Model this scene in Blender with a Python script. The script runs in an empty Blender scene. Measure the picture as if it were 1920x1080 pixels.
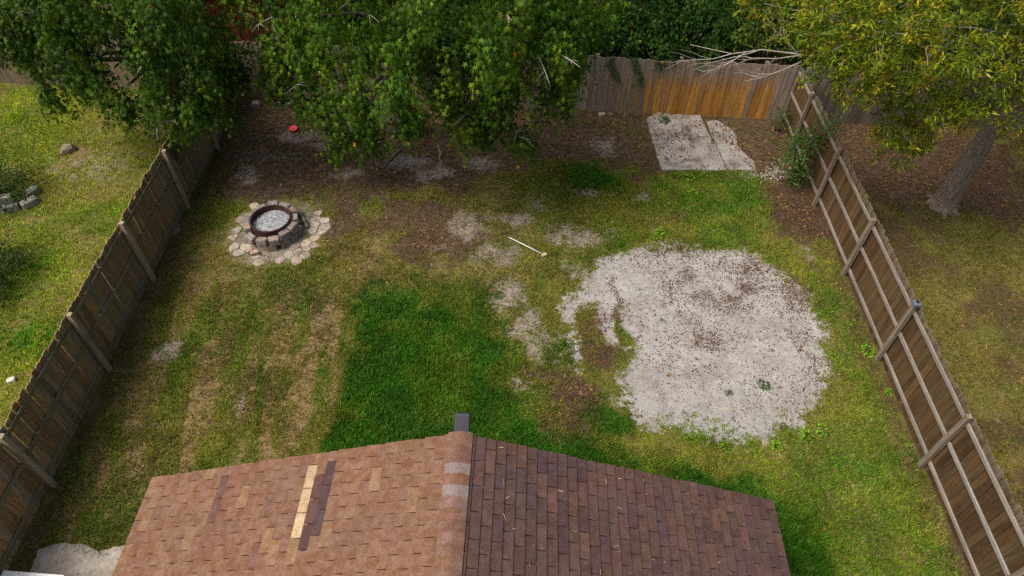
import bpy, math, random
import numpy as np
from mathutils import Vector, Matrix

R = math.radians
scene = bpy.context.scene
COL = scene.collection
rng = np.random.RandomState(7)
random.seed(7)

# ------------------------------------------------------------------ camera
CAM_Z = 12.05
cam_d = bpy.data.cameras.new('camera')
cam_d.sensor_width = 36.0
cam_d.lens = 36.0 * 1282.0 / 1920.0
cam_d.clip_end = 2000
cam_d.clip_start = 0.1
cam = bpy.data.objects.new('camera', cam_d)
COL.objects.link(cam)
_p, _r = R(48.66), R(1.265)
_fw = Vector((0, math.cos(_p), -math.sin(_p)))
_rt = Vector((1, 0, 0)); _up = _rt.cross(_fw)
_rt2 = _rt * math.cos(_r) + _up * math.sin(_r)
_up2 = -_rt * math.sin(_r) + _up * math.cos(_r)
_m = Matrix((_rt2, _up2, -_fw)).transposed().to_4x4()
_m.translation = (0, 0, CAM_Z)
cam.matrix_world = _m
scene.camera = cam

# ------------------------------------------------------------------ world and sun
SUN_DIR = Vector((-0.60, -0.26, 1.0)).normalized()      # towards the sun
world = bpy.data.worlds.new('World'); scene.world = world
world.use_nodes = True
wn = world.node_tree
sky = wn.nodes.new('ShaderNodeTexSky'); sky.sky_type = 'NISHITA'
sky.sun_disc = False
sky.sun_elevation = math.asin(SUN_DIR.z)
sky.sun_rotation = math.atan2(SUN_DIR.x, SUN_DIR.y)
sky.air_density = 0.8; sky.dust_density = 7.0; sky.ozone_density = 0.3
bg = wn.nodes['Background']; bg.inputs[1].default_value = 0.145
wn.links.new(sky.outputs[0], bg.inputs[0])
sun_d = bpy.data.lights.new('sun', 'SUN'); sun_d.energy = 2.6; sun_d.angle = R(22)
sun_d.color = (1.0, 0.93, 0.82)
sun = bpy.data.objects.new('sun', sun_d); COL.objects.link(sun)
sun.rotation_euler = SUN_DIR.to_track_quat('Z', 'Y').to_euler()
scene.view_settings.view_transform = 'Standard'
scene.view_settings.look = 'None'
scene.view_settings.gamma = 1.0
scene.view_settings.exposure = 0.26
scene.cycles.max_bounces = 6
scene.cycles.use_denoising = False
scene.cycles.use_adaptive_sampling = False

# ------------------------------------------------------------------ helpers
def tag(o, label=None, cat=None, group=None, kind=None):
    if label: o['label'] = label
    if cat: o['category'] = cat
    if group: o['group'] = group
    if kind: o['kind'] = kind
    return o

def empty(name, loc=(0, 0, 0), rz=0.0):
    o = bpy.data.objects.new(name, None); COL.objects.link(o)
    o.location = loc; o.rotation_euler = (0, 0, rz); o.empty_display_size = 0.2
    return o

def link(name, mesh, parent=None, loc=(0, 0, 0), rot=None, color=None, mat=None):
    o = bpy.data.objects.new(name, mesh); COL.objects.link(o)
    if mat is not None and len(mesh.materials) == 0: mesh.materials.append(mat)
    if parent is not None: o.parent = parent
    o.location = loc
    if rot is not None: o.rotation_euler = rot
    if color is not None: o.color = (*color[:3], 1)
    return o

def meshnp(name, V, F, mat=None, attrs=None, smooth=False):
    """fast mesh: V (n,3), F (m,k) all faces of k corners"""
    V = np.asarray(V, np.float32); F = np.asarray(F, np.int32)
    me = bpy.data.meshes.new(name)
    k = F.shape[1]
    me.vertices.add(len(V)); me.vertices.foreach_set('co', V.ravel())
    me.loops.add(F.size); me.loops.foreach_set('vertex_index', F.ravel())
    me.polygons.add(len(F)); me.polygons.foreach_set('loop_start', np.arange(0, F.size, k, dtype=np.int32))
    me.update(calc_edges=True)
    if smooth: me.polygons.foreach_set('use_smooth', np.ones(len(F), bool))
    for n, a in (attrs or {}).items():
        at = me.attributes.new(n, 'FLOAT_COLOR', 'POINT')
        c = np.ones((len(V), 4), np.float32); c[:, :3] = a
        at.data.foreach_set('color', c.ravel())
    if mat: me.materials.append(mat)
    me.validate()
    return me

class MB:
    """collects polygons of one part"""
    def __init__(s): s.v = []; s.f = []
    def add(s, verts, faces):
        b = len(s.v); s.v += [tuple(p) for p in verts]; s.f += [tuple(b + i for i in f) for f in faces]; return s
    def box(s, a, b):
        (x0, y0, z0), (x1, y1, z1) = a, b
        return s.add([(x0,y0,z0),(x1,y0,z0),(x1,y1,z0),(x0,y1,z0),(x0,y0,z1),(x1,y0,z1),(x1,y1,z1),(x0,y1,z1)],
                     [(3,2,1,0),(4,5,6,7),(0,1,5,4),(1,2,6,5),(2,3,7,6),(3,0,4,7)])
    def prism(s, poly, z0, z1, bevel=0.0):
        n = len(poly)
        c = (sum(p[0] for p in poly)/n, sum(p[1] for p in poly)/n)
        rings = [[(x, y, z0) for x, y in poly]]
        if bevel:
            rings.append([(x, y, z1 - bevel) for x, y in poly])
            def sh(p):
                d = math.hypot(p[0]-c[0], p[1]-c[1]) or 1
                k = max(0.2, 1 - bevel*1.3/d); return (c[0]+(p[0]-c[0])*k, c[1]+(p[1]-c[1])*k, z1)
            rings.append([sh(p) for p in poly])
        else:
            rings.append([(x, y, z1) for x, y in poly])
        b = len(s.v)
        for r in rings: s.v += r
        for k in range(len(rings)-1):
            for i in range(n):
                j = (i+1) % n
                s.f.append((b+k*n+i, b+k*n+j, b+(k+1)*n+j, b+(k+1)*n+i))
        t = b + (len(rings)-1)*n
        s.f.append(tuple(range(t, t+n)))
        s.f.append(tuple(b+i for i in reversed(range(n))))
        return s
    def tube(s, path, radii, sides=6, cap=True):
        path = [Vector(p) for p in path]; n = len(path); b = len(s.v)
        prev = None
        for i, p in enumerate(path):
            t = (path[min(i+1, n-1)] - path[max(i-1, 0)]).normalized()
            if prev is None:
                a = Vector((0, 0, 1)) if abs(t.z) < .9 else Vector((1, 0, 0))
                u = t.cross(a).normalized()
            else:
                u = (prev - t*prev.dot(t)).normalized()
            prev = u; w = t.cross(u)
            for k in range(sides):
                an = 2*math.pi*k/sides
                s.v.append(tuple(p + (u*math.cos(an) + w*math.sin(an))*radii[i]))
        for i in range(n-1):
            for k in range(sides):
                j = (k+1) % sides
                s.f.append((b+i*sides+k, b+i*sides+j, b+(i+1)*sides+j, b+(i+1)*sides+k))
        if cap:
            s.f.append(tuple(b+k for k in reversed(range(sides))))
            s.f.append(tuple(b+(n-1)*sides+k for k in range(sides)))
        return s
    def mesh(s, name, mat=None, smooth=False):
        me = bpy.data.meshes.new(name); me.from_pydata(s.v, [], s.f); me.update()
        if smooth: me.polygons.foreach_set('use_smooth', np.ones(len(me.polygons), bool))
        if mat: me.materials.append(mat)
        return me
    def obj(s, name, mat, parent=None, loc=(0,0,0), rot=None, color=None, smooth=False):
        return link(name, s.mesh(name, mat, smooth), parent, loc, rot, color)

# value noise on the plane
_T = np.random.RandomState(3).rand(512, 512).astype(np.float32)
def vnoise(x, y, s=0):
    x = x + s*17.31; y = y + s*9.77
    xi = np.floor(x).astype(int); yi = np.floor(y).astype(int)
    fx = x - xi; fy = y - yi
    fx = fx*fx*(3-2*fx); fy = fy*fy*(3-2*fy)
    a = _T[xi % 512, yi % 512]; b = _T[(xi+1) % 512, yi % 512]
    c = _T[xi % 512, (yi+1) % 512]; d = _T[(xi+1) % 512, (yi+1) % 512]
    return (a*(1-fx)+b*fx)*(1-fy) + (c*(1-fx)+d*fx)*fy
def fbm(x, y, f, o=4, s=0):
    v = 0; a = 1; t = 0
    for i in range(o):
        v = v + a*vnoise(x*f, y*f, s+i*5); t += a; a *= .55; f *= 2.03
    return v/t
def sstep(e0, e1, x):
    t = np.clip((x-e0)/(e1-e0), 0, 1); return t*t*(3-2*t)
def polysd(px, py, poly):
    """signed distance, positive inside"""
    P = np.array(poly); n = len(P)
    d = np.full(px.shape, 1e9); inside = np.zeros(px.shape, bool)
    for i in range(n):
        ax, ay = P[i]; bx, by = P[(i+1) % n]
        ex, ey = bx-ax, by-ay
        t = np.clip(((px-ax)*ex+(py-ay)*ey)/(ex*ex+ey*ey+1e-12), 0, 1)
        d = np.minimum(d, np.hypot(px-ax-t*ex, py-ay-t*ey))
        c = ((ay > py) != (by > py)) & (px < (bx-ax)*(py-ay)/(by-ay+1e-12)+ax)
        inside ^= c
    return np.where(inside, d, -d)

# ------------------------------------------------------------------ materials
class NT:
    def __init__(s, name):
        s.m = bpy.data.materials.new(name); s.m.use_nodes = True
        s.t = s.m.node_tree; s.n = s.t.nodes
        s.b = s.n['Principled BSDF']; s.out = s.n['Material Output']
    def new(s, t, **kw):
        x = s.n.new(t)
        for k, v in kw.items(): setattr(x, k, v)
        return x
    def L(s, a, b): s.t.links.new(a, b)
    def setin(s, sock, v):
        if hasattr(v, 'is_linked') or isinstance(v, bpy.types.NodeSocket): s.L(v, sock)
        elif isinstance(v, (tuple, list)) and len(v) == 3 and sock.type == 'RGBA': sock.default_value = (*v, 1)
        else: sock.default_value = v
    def coord(s, kind='Object'):
        return s.new('ShaderNodeTexCoord').outputs[kind]
    def pos(s): return s.new('ShaderNodeNewGeometry').outputs['Position']
    def mapv(s, v, scale=(1,1,1), loc=(0,0,0), rot=(0,0,0)):
        m = s.new('ShaderNodeMapping'); s.L(v, m.inputs[0])
        m.inputs['Scale'].default_value = scale; s.setin(m.inputs['Location'], loc); m.inputs['Rotation'].default_value = rot
        return m.outputs[0]
    def noise(s, v, scale, detail=4, rough=.6, dist=0.0, out='Fac'):
        x = s.new('ShaderNodeTexNoise'); s.L(v, x.inputs['Vector'])
        x.inputs['Scale'].default_value = scale; x.inputs['Detail'].default_value = detail
        x.inputs['Roughness'].default_value = rough; x.inputs['Distortion'].default_value = dist
        return x.outputs[out]
    def voro(s, v, scale, out='Distance', feature='F1', rnd=1.0):
        x = s.new('ShaderNodeTexVoronoi', feature=feature); s.L(v, x.inputs['Vector'])
        x.inputs['Scale'].default_value = scale; x.inputs['Randomness'].default_value = rnd
        return x.outputs[out]
    def math(s, op, a, b=0.0, clamp=False):
        x = s.new('ShaderNodeMath', operation=op, use_clamp=clamp); s.setin(x.inputs[0], a); s.setin(x.inputs[1], b)
        return x.outputs[0]
    def ramp(s, v, lo, hi, a=0.0, b=1.0):
        x = s.new('ShaderNodeMapRange', interpolation_type='SMOOTHSTEP'); s.setin(x.inputs[0], v)
        x.inputs[1].default_value = lo; x.inputs[2].default_value = hi
        x.inputs[3].default_value = a; x.inputs[4].default_value = b
        return x.outputs[0]
    def mix(s, f, a, b, mode='MIX'):
        x = s.new('ShaderNodeMix', data_type='RGBA', blend_type=mode)
        s.setin(x.inputs[0], f); s.setin(x.inputs[6], a); s.setin(x.inputs[7], b)
        return x.outputs[2]
    def hsv(s, c, h=.5, sat=1.0, val=1.0):
        x = s.new('ShaderNodeHueSaturation'); s.setin(x.inputs['Color'], c)
        s.setin(x.inputs['Hue'], h); s.setin(x.inputs['Saturation'], sat); s.setin(x.inputs['Value'], val)
        return x.outputs[0]
    def attr(s, name):
        x = s.new('ShaderNodeAttribute'); x.attribute_name = name; return x.outputs['Color']
    def sep(s, c):
        x = s.new('ShaderNodeSeparateColor'); s.L(c, x.inputs[0]); return x.outputs
    def oinfo(s): return s.new('ShaderNodeObjectInfo').outputs
    def bump(s, h, strength=.5, dist=.01):
        x = s.new('ShaderNodeBump'); s.L(h, x.inputs['Height'])
        x.inputs['Strength'].default_value = strength; x.inputs['Distance'].default_value = dist
        s.L(x.outputs[0], s.b.inputs['Normal'])
    def done(s, color, rough=.9, spec=.2):
        s.setin(s.b.inputs['Base Color'], color); s.setin(s.b.inputs['Roughness'], rough)
        s.b.inputs['Specular IOR Level'].default_value = spec
        return s.m

def rnd_coord(t, kind='Object'):
    oi = t.oinfo()
    v = t.coord(kind)
    a = t.new('ShaderNodeVectorMath', operation='ADD'); t.L(v, a.inputs[0])
    c = t.new('ShaderNodeCombineXYZ')
    t.L(t.math('MULTIPLY', oi['Random'], 31.0), c.inputs[0]); t.L(t.math('MULTIPLY', oi['Random'], 57.0), c.inputs[1]); t.L(t.math('MULTIPLY', oi['Random'], 23.0), c.inputs[2])
    t.L(c.outputs[0], a.inputs[1])
    return a.outputs[0], oi, v

def mat_wood(name, gray=(0.24,0.205,0.165), graymix=.35, moss=.25, mossc=(0.085,0.09,0.03), knots=True, topgray=0.0, topz=(1.35, 2.25)):
    t = NT(name); v, oi, raw = rnd_coord(t)
    g1 = t.noise(t.mapv(v, (22, 22, 1.1)), 1.6, 5, .65, .4)
    g2 = t.noise(t.mapv(v, (70, 70, 1.6)), 2.0, 3, .6)
    bl = t.noise(t.mapv(v, (4, 4, 1.2)), 1.5, 4, .6)
    c = t.hsv(oi['Color'], .5, 1.0, t.ramp(g1, .25, .75, .55, 1.4))
    wx = t.ramp(bl, .42, .68, 0, graymix)
    if topgray:
        sz = t.new('ShaderNodeSeparateXYZ'); t.L(raw, sz.inputs[0])
        up = t.ramp(t.math('ADD', sz.outputs[2], t.math('MULTIPLY', bl, .9)), topz[0], topz[1], 0, topgray)
        wx = t.math('MAXIMUM', wx, up)
    c = t.mix(wx, c, t.hsv(gray, .5, 1, t.ramp(g1, .25, .75, .7, 1.3)))
    ms = t.noise(t.pos(), 1.3, 5, .65)
    c = t.mix(t.ramp(ms, .5, .72, 0, moss), c, mossc)
    c = t.mix(t.ramp(g2, .56, .72, 0, .55), c, (0.02, 0.014, 0.01))
    if knots:
        k = t.voro(t.mapv(v, (9, 9, 3.2)), 1.0)
        c = t.mix(t.ramp(k, .05, .16, .75, 0), c, (0.025, 0.014, 0.008))
    t.bump(g1, .5, .006)
    return t.done(c, .88, .15)

M = {}
M['wood_right'] = mat_wood('dark_fence_wood', moss=.30, graymix=.10, mossc=(.10,.09,.03), topgray=.6, topz=(1.98, 2.35), gray=(.17,.155,.115))
M['wood'] = mat_wood('weathered_fence_wood', moss=.5, graymix=.3, mossc=(.155,.14,.05), gray=(.29,.245,.19))
M['wood_back'] = mat_wood('stained_fence_wood', moss=.12, graymix=.15, topgray=.85, topz=(1.2, 2.15), gray=(.21,.18,.15))
M['wood_rail'] = mat_wood('silvered_rail_wood', graymix=.5, moss=.15, knots=False)
M['wood_mossy'] = mat_wood('mossy_rail_wood', graymix=.25, moss=.6, knots=False)

# shingle: mineral granules
t = NT('asphalt_shingle'); v, oi, raw = rnd_coord(t)
P = t.pos()
n1 = t.noise(P, 260, 2, .7); n2 = t.noise(P, 9, 4, .6); n3 = t.noise(P, 1.4, 3, .5)
n4 = t.noise(P, 85, 3, .75)
c = t.hsv(oi['Color'], .5, 1, t.ramp(n1, .3, .7, .62, 1.42))
c = t.hsv(c, .5, 1, t.ramp(n4, .3, .7, .68, 1.35))
c = t.hsv(c, .5, t.ramp(n2, .3, .7, 1.12, .86), t.ramp(n2, .3, .7, .85, 1.15))
c = t.mix(t.ramp(n3, .45, .75, 0, .3), c, (.12, .075, .062))
t.bump(n1, .45, .004); M['shingle'] = t.done(c, .95, .15)
t = NT('roof_deck_felt'); c = t.hsv((.028,.02,.018), .5, 1, t.ramp(t.noise(t.pos(), 60, 3), .3, .7, .7, 1.3)); M['felt'] = t.done(c, .95)

def mat_simple(name, col, rough=.7, var=.25, scale=12, metal=0.0, spec=.3, spots=None):
    t = NT(name); v, oi, raw = rnd_coord(t)
    n = t.noise(v, scale, 5, .65)
    c = t.hsv(col, .5, 1, t.ramp(n, .25, .75, 1-var, 1+var))
    if spots:
        n2 = t.noise(v, scale*2.7, 4, .7)
        c = t.mix(t.ramp(n2, .52, .66, 0, .8), c, spots)
    t.b.inputs['Metallic'].default_value = metal
    t.bump(n, .3, .004)
    return t.done(c, rough, spec)
def mat_objcol(name, rough=.9, var=.35, scale=10, dirt=(.05,.038,.028), dirtmix=.5, bump=.6):
    t = NT(name); v, oi, raw = rnd_coord(t)
    n = t.noise(v, scale, 6, .7); n2 = t.noise(v, scale*.35, 4, .6); n3 = t.noise(v, scale*6, 3, .7)
    c = t.hsv(oi['Color'], .5, 1, t.ramp(n, .25, .75, 1-var, 1+var))
    c = t.hsv(c, .5, 1, t.ramp(n3, .3, .7, .85, 1.15))
    c = t.mix(t.ramp(n2, .5, .72, 0, dirtmix), c, dirt)
    t.bump(n, bump, .01)
    return t.done(c, rough, .2)
M['stone'] = mat_objcol('fire_pit_stone')
M['flag'] = mat_objcol('flagstone', dirtmix=.65, dirt=(.09,.068,.045))
M['white'] = mat_simple('white_paint', (.72,.72,.70), .55, .08)
M['red_wall'] = mat_simple('barn_red_siding', (.085,.007,.006), .7, .2, 5)
M['siding'] = mat_simple('tan_siding', (.42,.37,.30), .7, .1, 5)
M['roof_gray'] = mat_simple('gray_shed_roof', (.13,.11,.10), .9, .3, 8)
M['rust'] = mat_simple('rusty_steel', (.045,.022,.019), .75, .4, 14, .2, .3, (.085,.042,.030))
M['black_plastic'] = mat_simple('dark_plastic', (.014,.017,.024), .45, .15, 8, 0, .4)
M['panel'] = mat_simple('solar_cells', (.008,.010,.020), .18, .1, 30, 0, .6)
M['lens'] = mat_simple('clear_lens', (.7,.7,.68), .2, .05)
M['gray_plastic'] = mat_simple('gray_plastic', (.10,.11,.14), .4, .15, 8)
M['red_plastic'] = mat_simple('red_plastic', (.85,.07,.11), .45, .12, 9, 0, .4)
M['pole'] = mat_simple('galvanised_pole', (.62,.66,.64), .45, .12, 15, .2)
M['log'] = mat_objcol('grey_log', scale=6)

# ash bed
t = NT('wood_ash'); v = t.coord()
a = t.noise(v, 16, 5, .7); b = t.voro(v, 26); b2 = t.noise(v, 48, 3, .7)
c = t.mix(t.ramp(a, .35, .62), (.16,.175,.20), (.42,.44,.46))
c = t.mix(t.ramp(b2, .50, .60, 0, .92), c, (.03,.035,.045))
c = t.mix(t.ramp(t.noise(v, 7, 3), .6, .7, 0, .6), c, (.10,.055,.03))
t.bump(a, .8, .03); M['ash'] = t.done(c, .95, .1)

# concrete
t = NT('old_concrete'); v = t.pos()
a = t.noise(v, 2.2, 6, .65); b = t.noise(v, 14, 5, .7); d = t.noise(v, 90, 3, .7); e = t.noise(v, 1.1, 5, .7, 1.0)
c = t.mix(t.ramp(a, .35, .65), (.31,.295,.275), (.19,.175,.16))
c = t.hsv(c, .5, 1, t.ramp(b, .3, .7, .82, 1.12)); c = t.hsv(c, .5, 1, t.ramp(d, .3, .7, .85, 1.12))
c = t.mix(t.ramp(e, .54, .68, 0, .85), c, (.055,.04,.032))
c = t.mix(t.ramp(b, .60, .70, 0, .6), c, (.07,.05,.04))
t.bump(b, .4, .01); M['concrete'] = t.done(c, .92, .15)

t = NT('pale_patio_concrete'); v = t.pos()
a = t.noise(v, 3.0, 6, .7); b = t.noise(v, 20, 5, .7)
c = t.mix(t.ramp(a, .35, .62), (.31,.285,.245), (.215,.19,.16)); c = t.hsv(c, .5, 1, t.ramp(b, .3, .7, .8, 1.15))
c = t.mix(t.ramp(t.noise(v, 5.5, 5, .75), .56, .66, 0, .7), c, (.10,.08,.055))
t.bump(b, .4, .01); M['patio'] = t.done(c, .92, .15)
# bark
def mat_bark(name, ca, cb):
    t = NT(name); v = t.coord()
    a = t.noise(t.mapv(v, (9, 9, 1.6)), 2.2, 6, .7, .6); b = t.voro(t.mapv(v, (16, 16, 3)), 1.2)
    c = t.mix(t.ramp(a, .3, .7), ca, cb)
    c = t.mix(t.ramp(b, .0, .35, .55, 0), c, tuple(x*.3 for x in ca))
    t.bump(a, 1.0, .03); return t.done(c, .95, .1)
M['bark'] = mat_bark('grey_bark', (.125,.098,.074), (.255,.21,.165))
M['bark_dark'] = mat_bark('dark_bark', (.045,.036,.028), (.12,.10,.08))
M['twig'] = mat_simple('pale_twig', (.19,.17,.155), .85, .2, 9)

M['pale_twig'] = mat_simple('dead_twig', (.34,.31,.28), .85, .2, 9)
def mat_leaf(name, trans=.32, rough=.6):
    t = NT(name); c = t.attr('col')
    n = t.noise(t.pos(), 1.1, 3, .5)
    c = t.hsv(c, .5, 1.0, t.ramp(n, .3, .7, .8, 1.2))
    t.done(c, rough, .12)
    tr = t.new('ShaderNodeBsdfTranslucent'); t.L(t.hsv(c, .49, 1.15, 1.2), tr.inputs[0])
    mx = t.new('ShaderNodeMixShader'); mx.inputs[0].default_value = trans
    t.L(t.b.outputs[0], mx.inputs[1]); t.L(tr.outputs[0], mx.inputs[2]); t.L(mx.outputs[0], t.out.inputs[0])
    return t.m
M['leaf'] = mat_leaf('tree_leaf')
M['grass'] = mat_leaf('grass_blade', .3, .6)
t = NT('fallen_leaf'); M['litter'] = t.done(t.attr('col'), .85, .15)

# ground: soil types laid out by the masks m1 = sand, grey dirt, brown soil; m2 = straw, lush, litter
t = NT('yard_ground'); P = t.pos()
s1 = t.sep(t.attr('m1')); s2 = t.sep(t.attr('m2'))
nA = t.noise(P, 1.3, 5, .6); nB = t.noise(P, 6.5, 5, .65); nC = t.noise(P, 28, 4, .7); nD = t.noise(P, 95, 3, .75)
nBCD = t.math('ADD', t.math('MULTIPLY', nB, .35), t.math('ADD', t.math('MULTIPLY', nC, .4), t.math('MULTIPLY', nD, .25)))
nBC = t.math('ADD', t.math('MULTIPLY', nB, .6), t.math('MULTIPLY', nC, .4))
def thr(mask, amt=1.3, lo=.30, hi=.62, n=nBC):
    return t.ramp(t.math('ADD', mask, t.math('MULTIPLY', t.math('SUBTRACT', n, .5), amt)), lo, hi)
fine = t.math('MULTIPLY', t.ramp(nC, .25, .75, .62, 1.35), t.ramp(nD, .25, .75, .68, 1.32))
turf = t.mix(t.ramp(nB, .35, .65), (.092,.100,.018), (.150,.120,.042))
turf = t.mix(t.ramp(nA, .4, .65, 0, .6), turf, (.060,.085,.012))
lush = t.mix(t.ramp(nB, .35, .65), (.026,.068,.008), (.050,.088,.012))
straw = t.mix(t.ramp(nC, .35, .65), (.25,.175,.090), (.155,.105,.055))
grey = t.mix(t.ramp(nB, .35, .65), (.27,.235,.205), (.17,.14,.118))
brown = t.mix(t.ramp(nC, .38, .62), (.030,.019,.013), (.092,.057,.036))
soil = t.mix(t.ramp(nB, .35, .7), (.050,.032,.021), (.112,.078,.055))
sand = t.mix(t.ramp(nA, .3, .7), (.33,.322,.31), (.262,.252,.24))
sand = t.hsv(sand, .5, 1, t.ramp(nB, .3, .7, .84, 1.14))
sand = t.mix(t.ramp(t.noise(P, .9, 5, .7), .50, .70, 0, .55), sand, (.17,.135,.11))
col = turf
col = t.mix(thr(s2[1]), col, lush)
col = t.mix(t.math('MULTIPLY', thr(s2[0]), .85), col, straw)
col = t.mix(thr(s2[2]), col, soil)
col = t.mix(t.math('MULTIPLY', thr(s1[1], 1.5), .9), col, grey)
col = t.mix(t.ramp(t.math('ADD', s1[0], t.math('MULTIPLY', t.math('SUBTRACT', nBCD, .5), 1.9)), .32, .66), col, sand)
col = t.mix(thr(s1[2], 2.6, .44, .62, t.math('ADD', t.math('MULTIPLY', nC, .5), t.math('MULTIPLY', nD, .5))), col, brown)
spk = t.math('MULTIPLY', t.ramp(t.noise(P, 70, 3, .7), .57, .66), t.ramp(s1[0], .4, .8, 0, .75))
spk = t.math('MULTIPLY', spk, t.ramp(t.noise(P, 1.7, 4, .6), .35, .6, .45, 1.0))
col = t.mix(spk, col, (.10,.072,.055))
col = t.hsv(col, .5, 1, t.ramp(s1[0], .3, .9, 1, 1))
fine = t.math('ADD', 1.0, t.math('MULTIPLY', t.math('SUBTRACT', fine, 1.0), t.ramp(s1[0], .3, .8, 1.0, .42)))
col = t.hsv(col, .5, 1, fine)
t.bump(t.math('ADD', t.math('MULTIPLY', nC, .7), t.math('MULTIPLY', nD, .4)), .6, .03)
M['ground'] = t.done(col, .97, .08)

# ------------------------------------------------------------------ ground layout (metres, world plan)
SAND = [(1.34,10.31),(1.78,11.08),(2.48,11.81),(3.58,12.22),(4.91,12.17),(6.03,11.83),(6.65,11.14),(6.93,10.31),(7.04,9.38),(6.87,8.52),(6.41,7.58),(5.81,6.97),(5.11,6.72),(4.36,6.62),(3.66,6.83),(2.94,6.99),(2.43,7.23),(2.26,7.73),(2.15,8.12),(1.86,8.38),(1.61,8.49),(1.38,8.45),(1.27,9.08),(1.19,9.52)]
LUSH = [(-3.7,10.41),(-3.29,10.84),(-2.12,10.54),(-1.26,10.73),(-0.5,10.5),(-0.28,9.63),(-0.09,9.04),(0.32,8.34),(0.6,7.68),(1.12,6.95),(1.84,6.5),(2.56,6.4),(3.54,6.09),(4.86,5.64),(5.57,5.29),(5.63,4.15),(4.11,3.94),(-3.13,3.79),(-3.61,6.14),(-3.46,7.58),(-3.43,8.8)]
SOIL = [(-8.7,18.6),(-8.38,16.08),(-8.18,14.41),(-7.49,13.56),(-6.23,13.56),(-4.6,13.87),(-3.72,13.69),(-2.61,13.9),(-1.5,14.3),(-0.51,14.68),(1.12,15.31),(1.71,15.1),(3.04,15.03),(3.42,14.47),(4.92,14.75),(6.93,14.59),(6.71,13.61),(6.74,12.6),(7.41,12.06),(7.85,12.45),(8.2,14.73),(8.3,18.2)]
WORN = [(-4.9,13.9),(-3.6,13.9),(-1.6,13.9),(-.4,13.0),(.1,11.9),(-.8,11.0),(-2.4,10.6),(-3.5,10.9),(-4.2,11.6),(-5.0,12.2)]
GREY = [(-5.99,12.3,1.1,1.1,.7),(0.1,12.9,.5,.35,.7),(1.2,12.2,.5,.35,.7),(-1.9,11.9,.4,.3,.4),(-3.0,15.2,.9,.5,.6),(-.9,15.2,.8,.4,.5),(-4.6,14.6,.7,.4,.5),(-7.2,14.6,.6,.5,.5),(.2,8.0,.3,.25,.6),(1.5,11.2,.25,.3,.6),(7.3,12.0,.35,.4,.5),(-0.12,10.40,0.52,0.46,1.00),(0.44,9.20,0.38,0.71,0.90),(1.72,12.45,0.88,0.43,0.80),(2.09,14.16,0.46,0.20,0.90),(3.36,13.92,0.26,0.22,1.00),(3.82,12.51,0.54,0.27,0.40),(-1.12,12.65,0.61,0.59,0.70),(-0.41,11.63,0.72,0.45,0.70),(-2.12,14.73,0.73,0.41,0.60),(0.65,13.52,0.39,0.42,0.50),(1.02,8.92,0.16,0.58,0.70),(-0.43,8.74,0.35,0.28,0.40),(-6.27,16.28,1.07,0.36,0.60),(-6.62,15.16,1.18,0.61,0.35),(-5.28,15.94,0.76,0.30,0.50),(2.51,15.97,0.61,0.75,0.50),(-7.34,8.48,0.29,0.26,0.80),(-5.37,7.15,0.21,0.41,0.60),(-7.02,6.81,0.27,0.13,0.60),(-8.22,8.11,0.33,0.29,0.60),(-8.31,12.42,0.29,0.37,0.70),(-6.65,7.62,0.17,0.14,0.40),(-11.65,14.75,1.08,0.87,0.50),(-8.55,9.40,0.29,0.26,0.50),(0.60,8.21,0.34,0.19,0.50),(3.02,6.76,0.17,0.10,0.50),(-8.56,5.58,0.39,0.35,0.30),(2.18,11.35,0.32,0.21,0.40),(13.10,14.69,0.89,0.75,0.40),(11.65,10.61,0.64,0.46,0.25),(9.50,10.55,0.51,0.35,0.20)]
BROWN = [(3.96,13.07,0.42,0.29,0.90),(1.17,7.63,0.50,0.80,1.00),(0.60,8.21,0.45,0.19,0.80),(1.82,9.31,0.26,0.67,0.90),(2.17,8.70,0.40,0.34,0.90),(2.34,9.86,0.12,0.71,0.80),(4.90,10.61,1.0,0.50,0.66),(4.48,9.39,0.55,0.25,0.55),(5.95,11.47,0.85,0.45,0.66),(4.33,11.17,0.8,0.35,0.5),(3.79,11.86,0.7,0.3,0.5),(6.6,10.6,.4,.8,.5),(6.75,8.9,.3,.8,.45),(2.2,9.3,.5,.7,.5),(1.75,8.7,.35,.35,.6),(7.36,13.42,0.63,0.97,0.90),(7.20,10.81,0.32,1.06,0.50),(-2.44,12.31,1.47,1.16,0.45),(-3.34,11.19,0.89,0.71,0.45),(-1.33,11.79,0.92,0.74,0.40),(-3.63,13.07,1.10,0.61,0.50),(7.66,9.86,0.22,0.99,0.40),(2.03,6.27,0.41,0.14,0.40),(-1.75,7.00,0.43,0.19,0.30),(-11.93,14.06,0.85,0.71,0.20),(11.34,16.29,3.60,2.17,1.00),(13.15,15.15,2.27,1.54,0.70),(9.77,13.92,1.73,1.14,0.50),(11.09,11.99,2.15,1.21,0.35),(10.02,17.01,1.60,1.12,1.00),(-8.32,5.28,0.58,0.67,0.50),(-6.89,5.62,0.49,0.45,0.30)]
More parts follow.
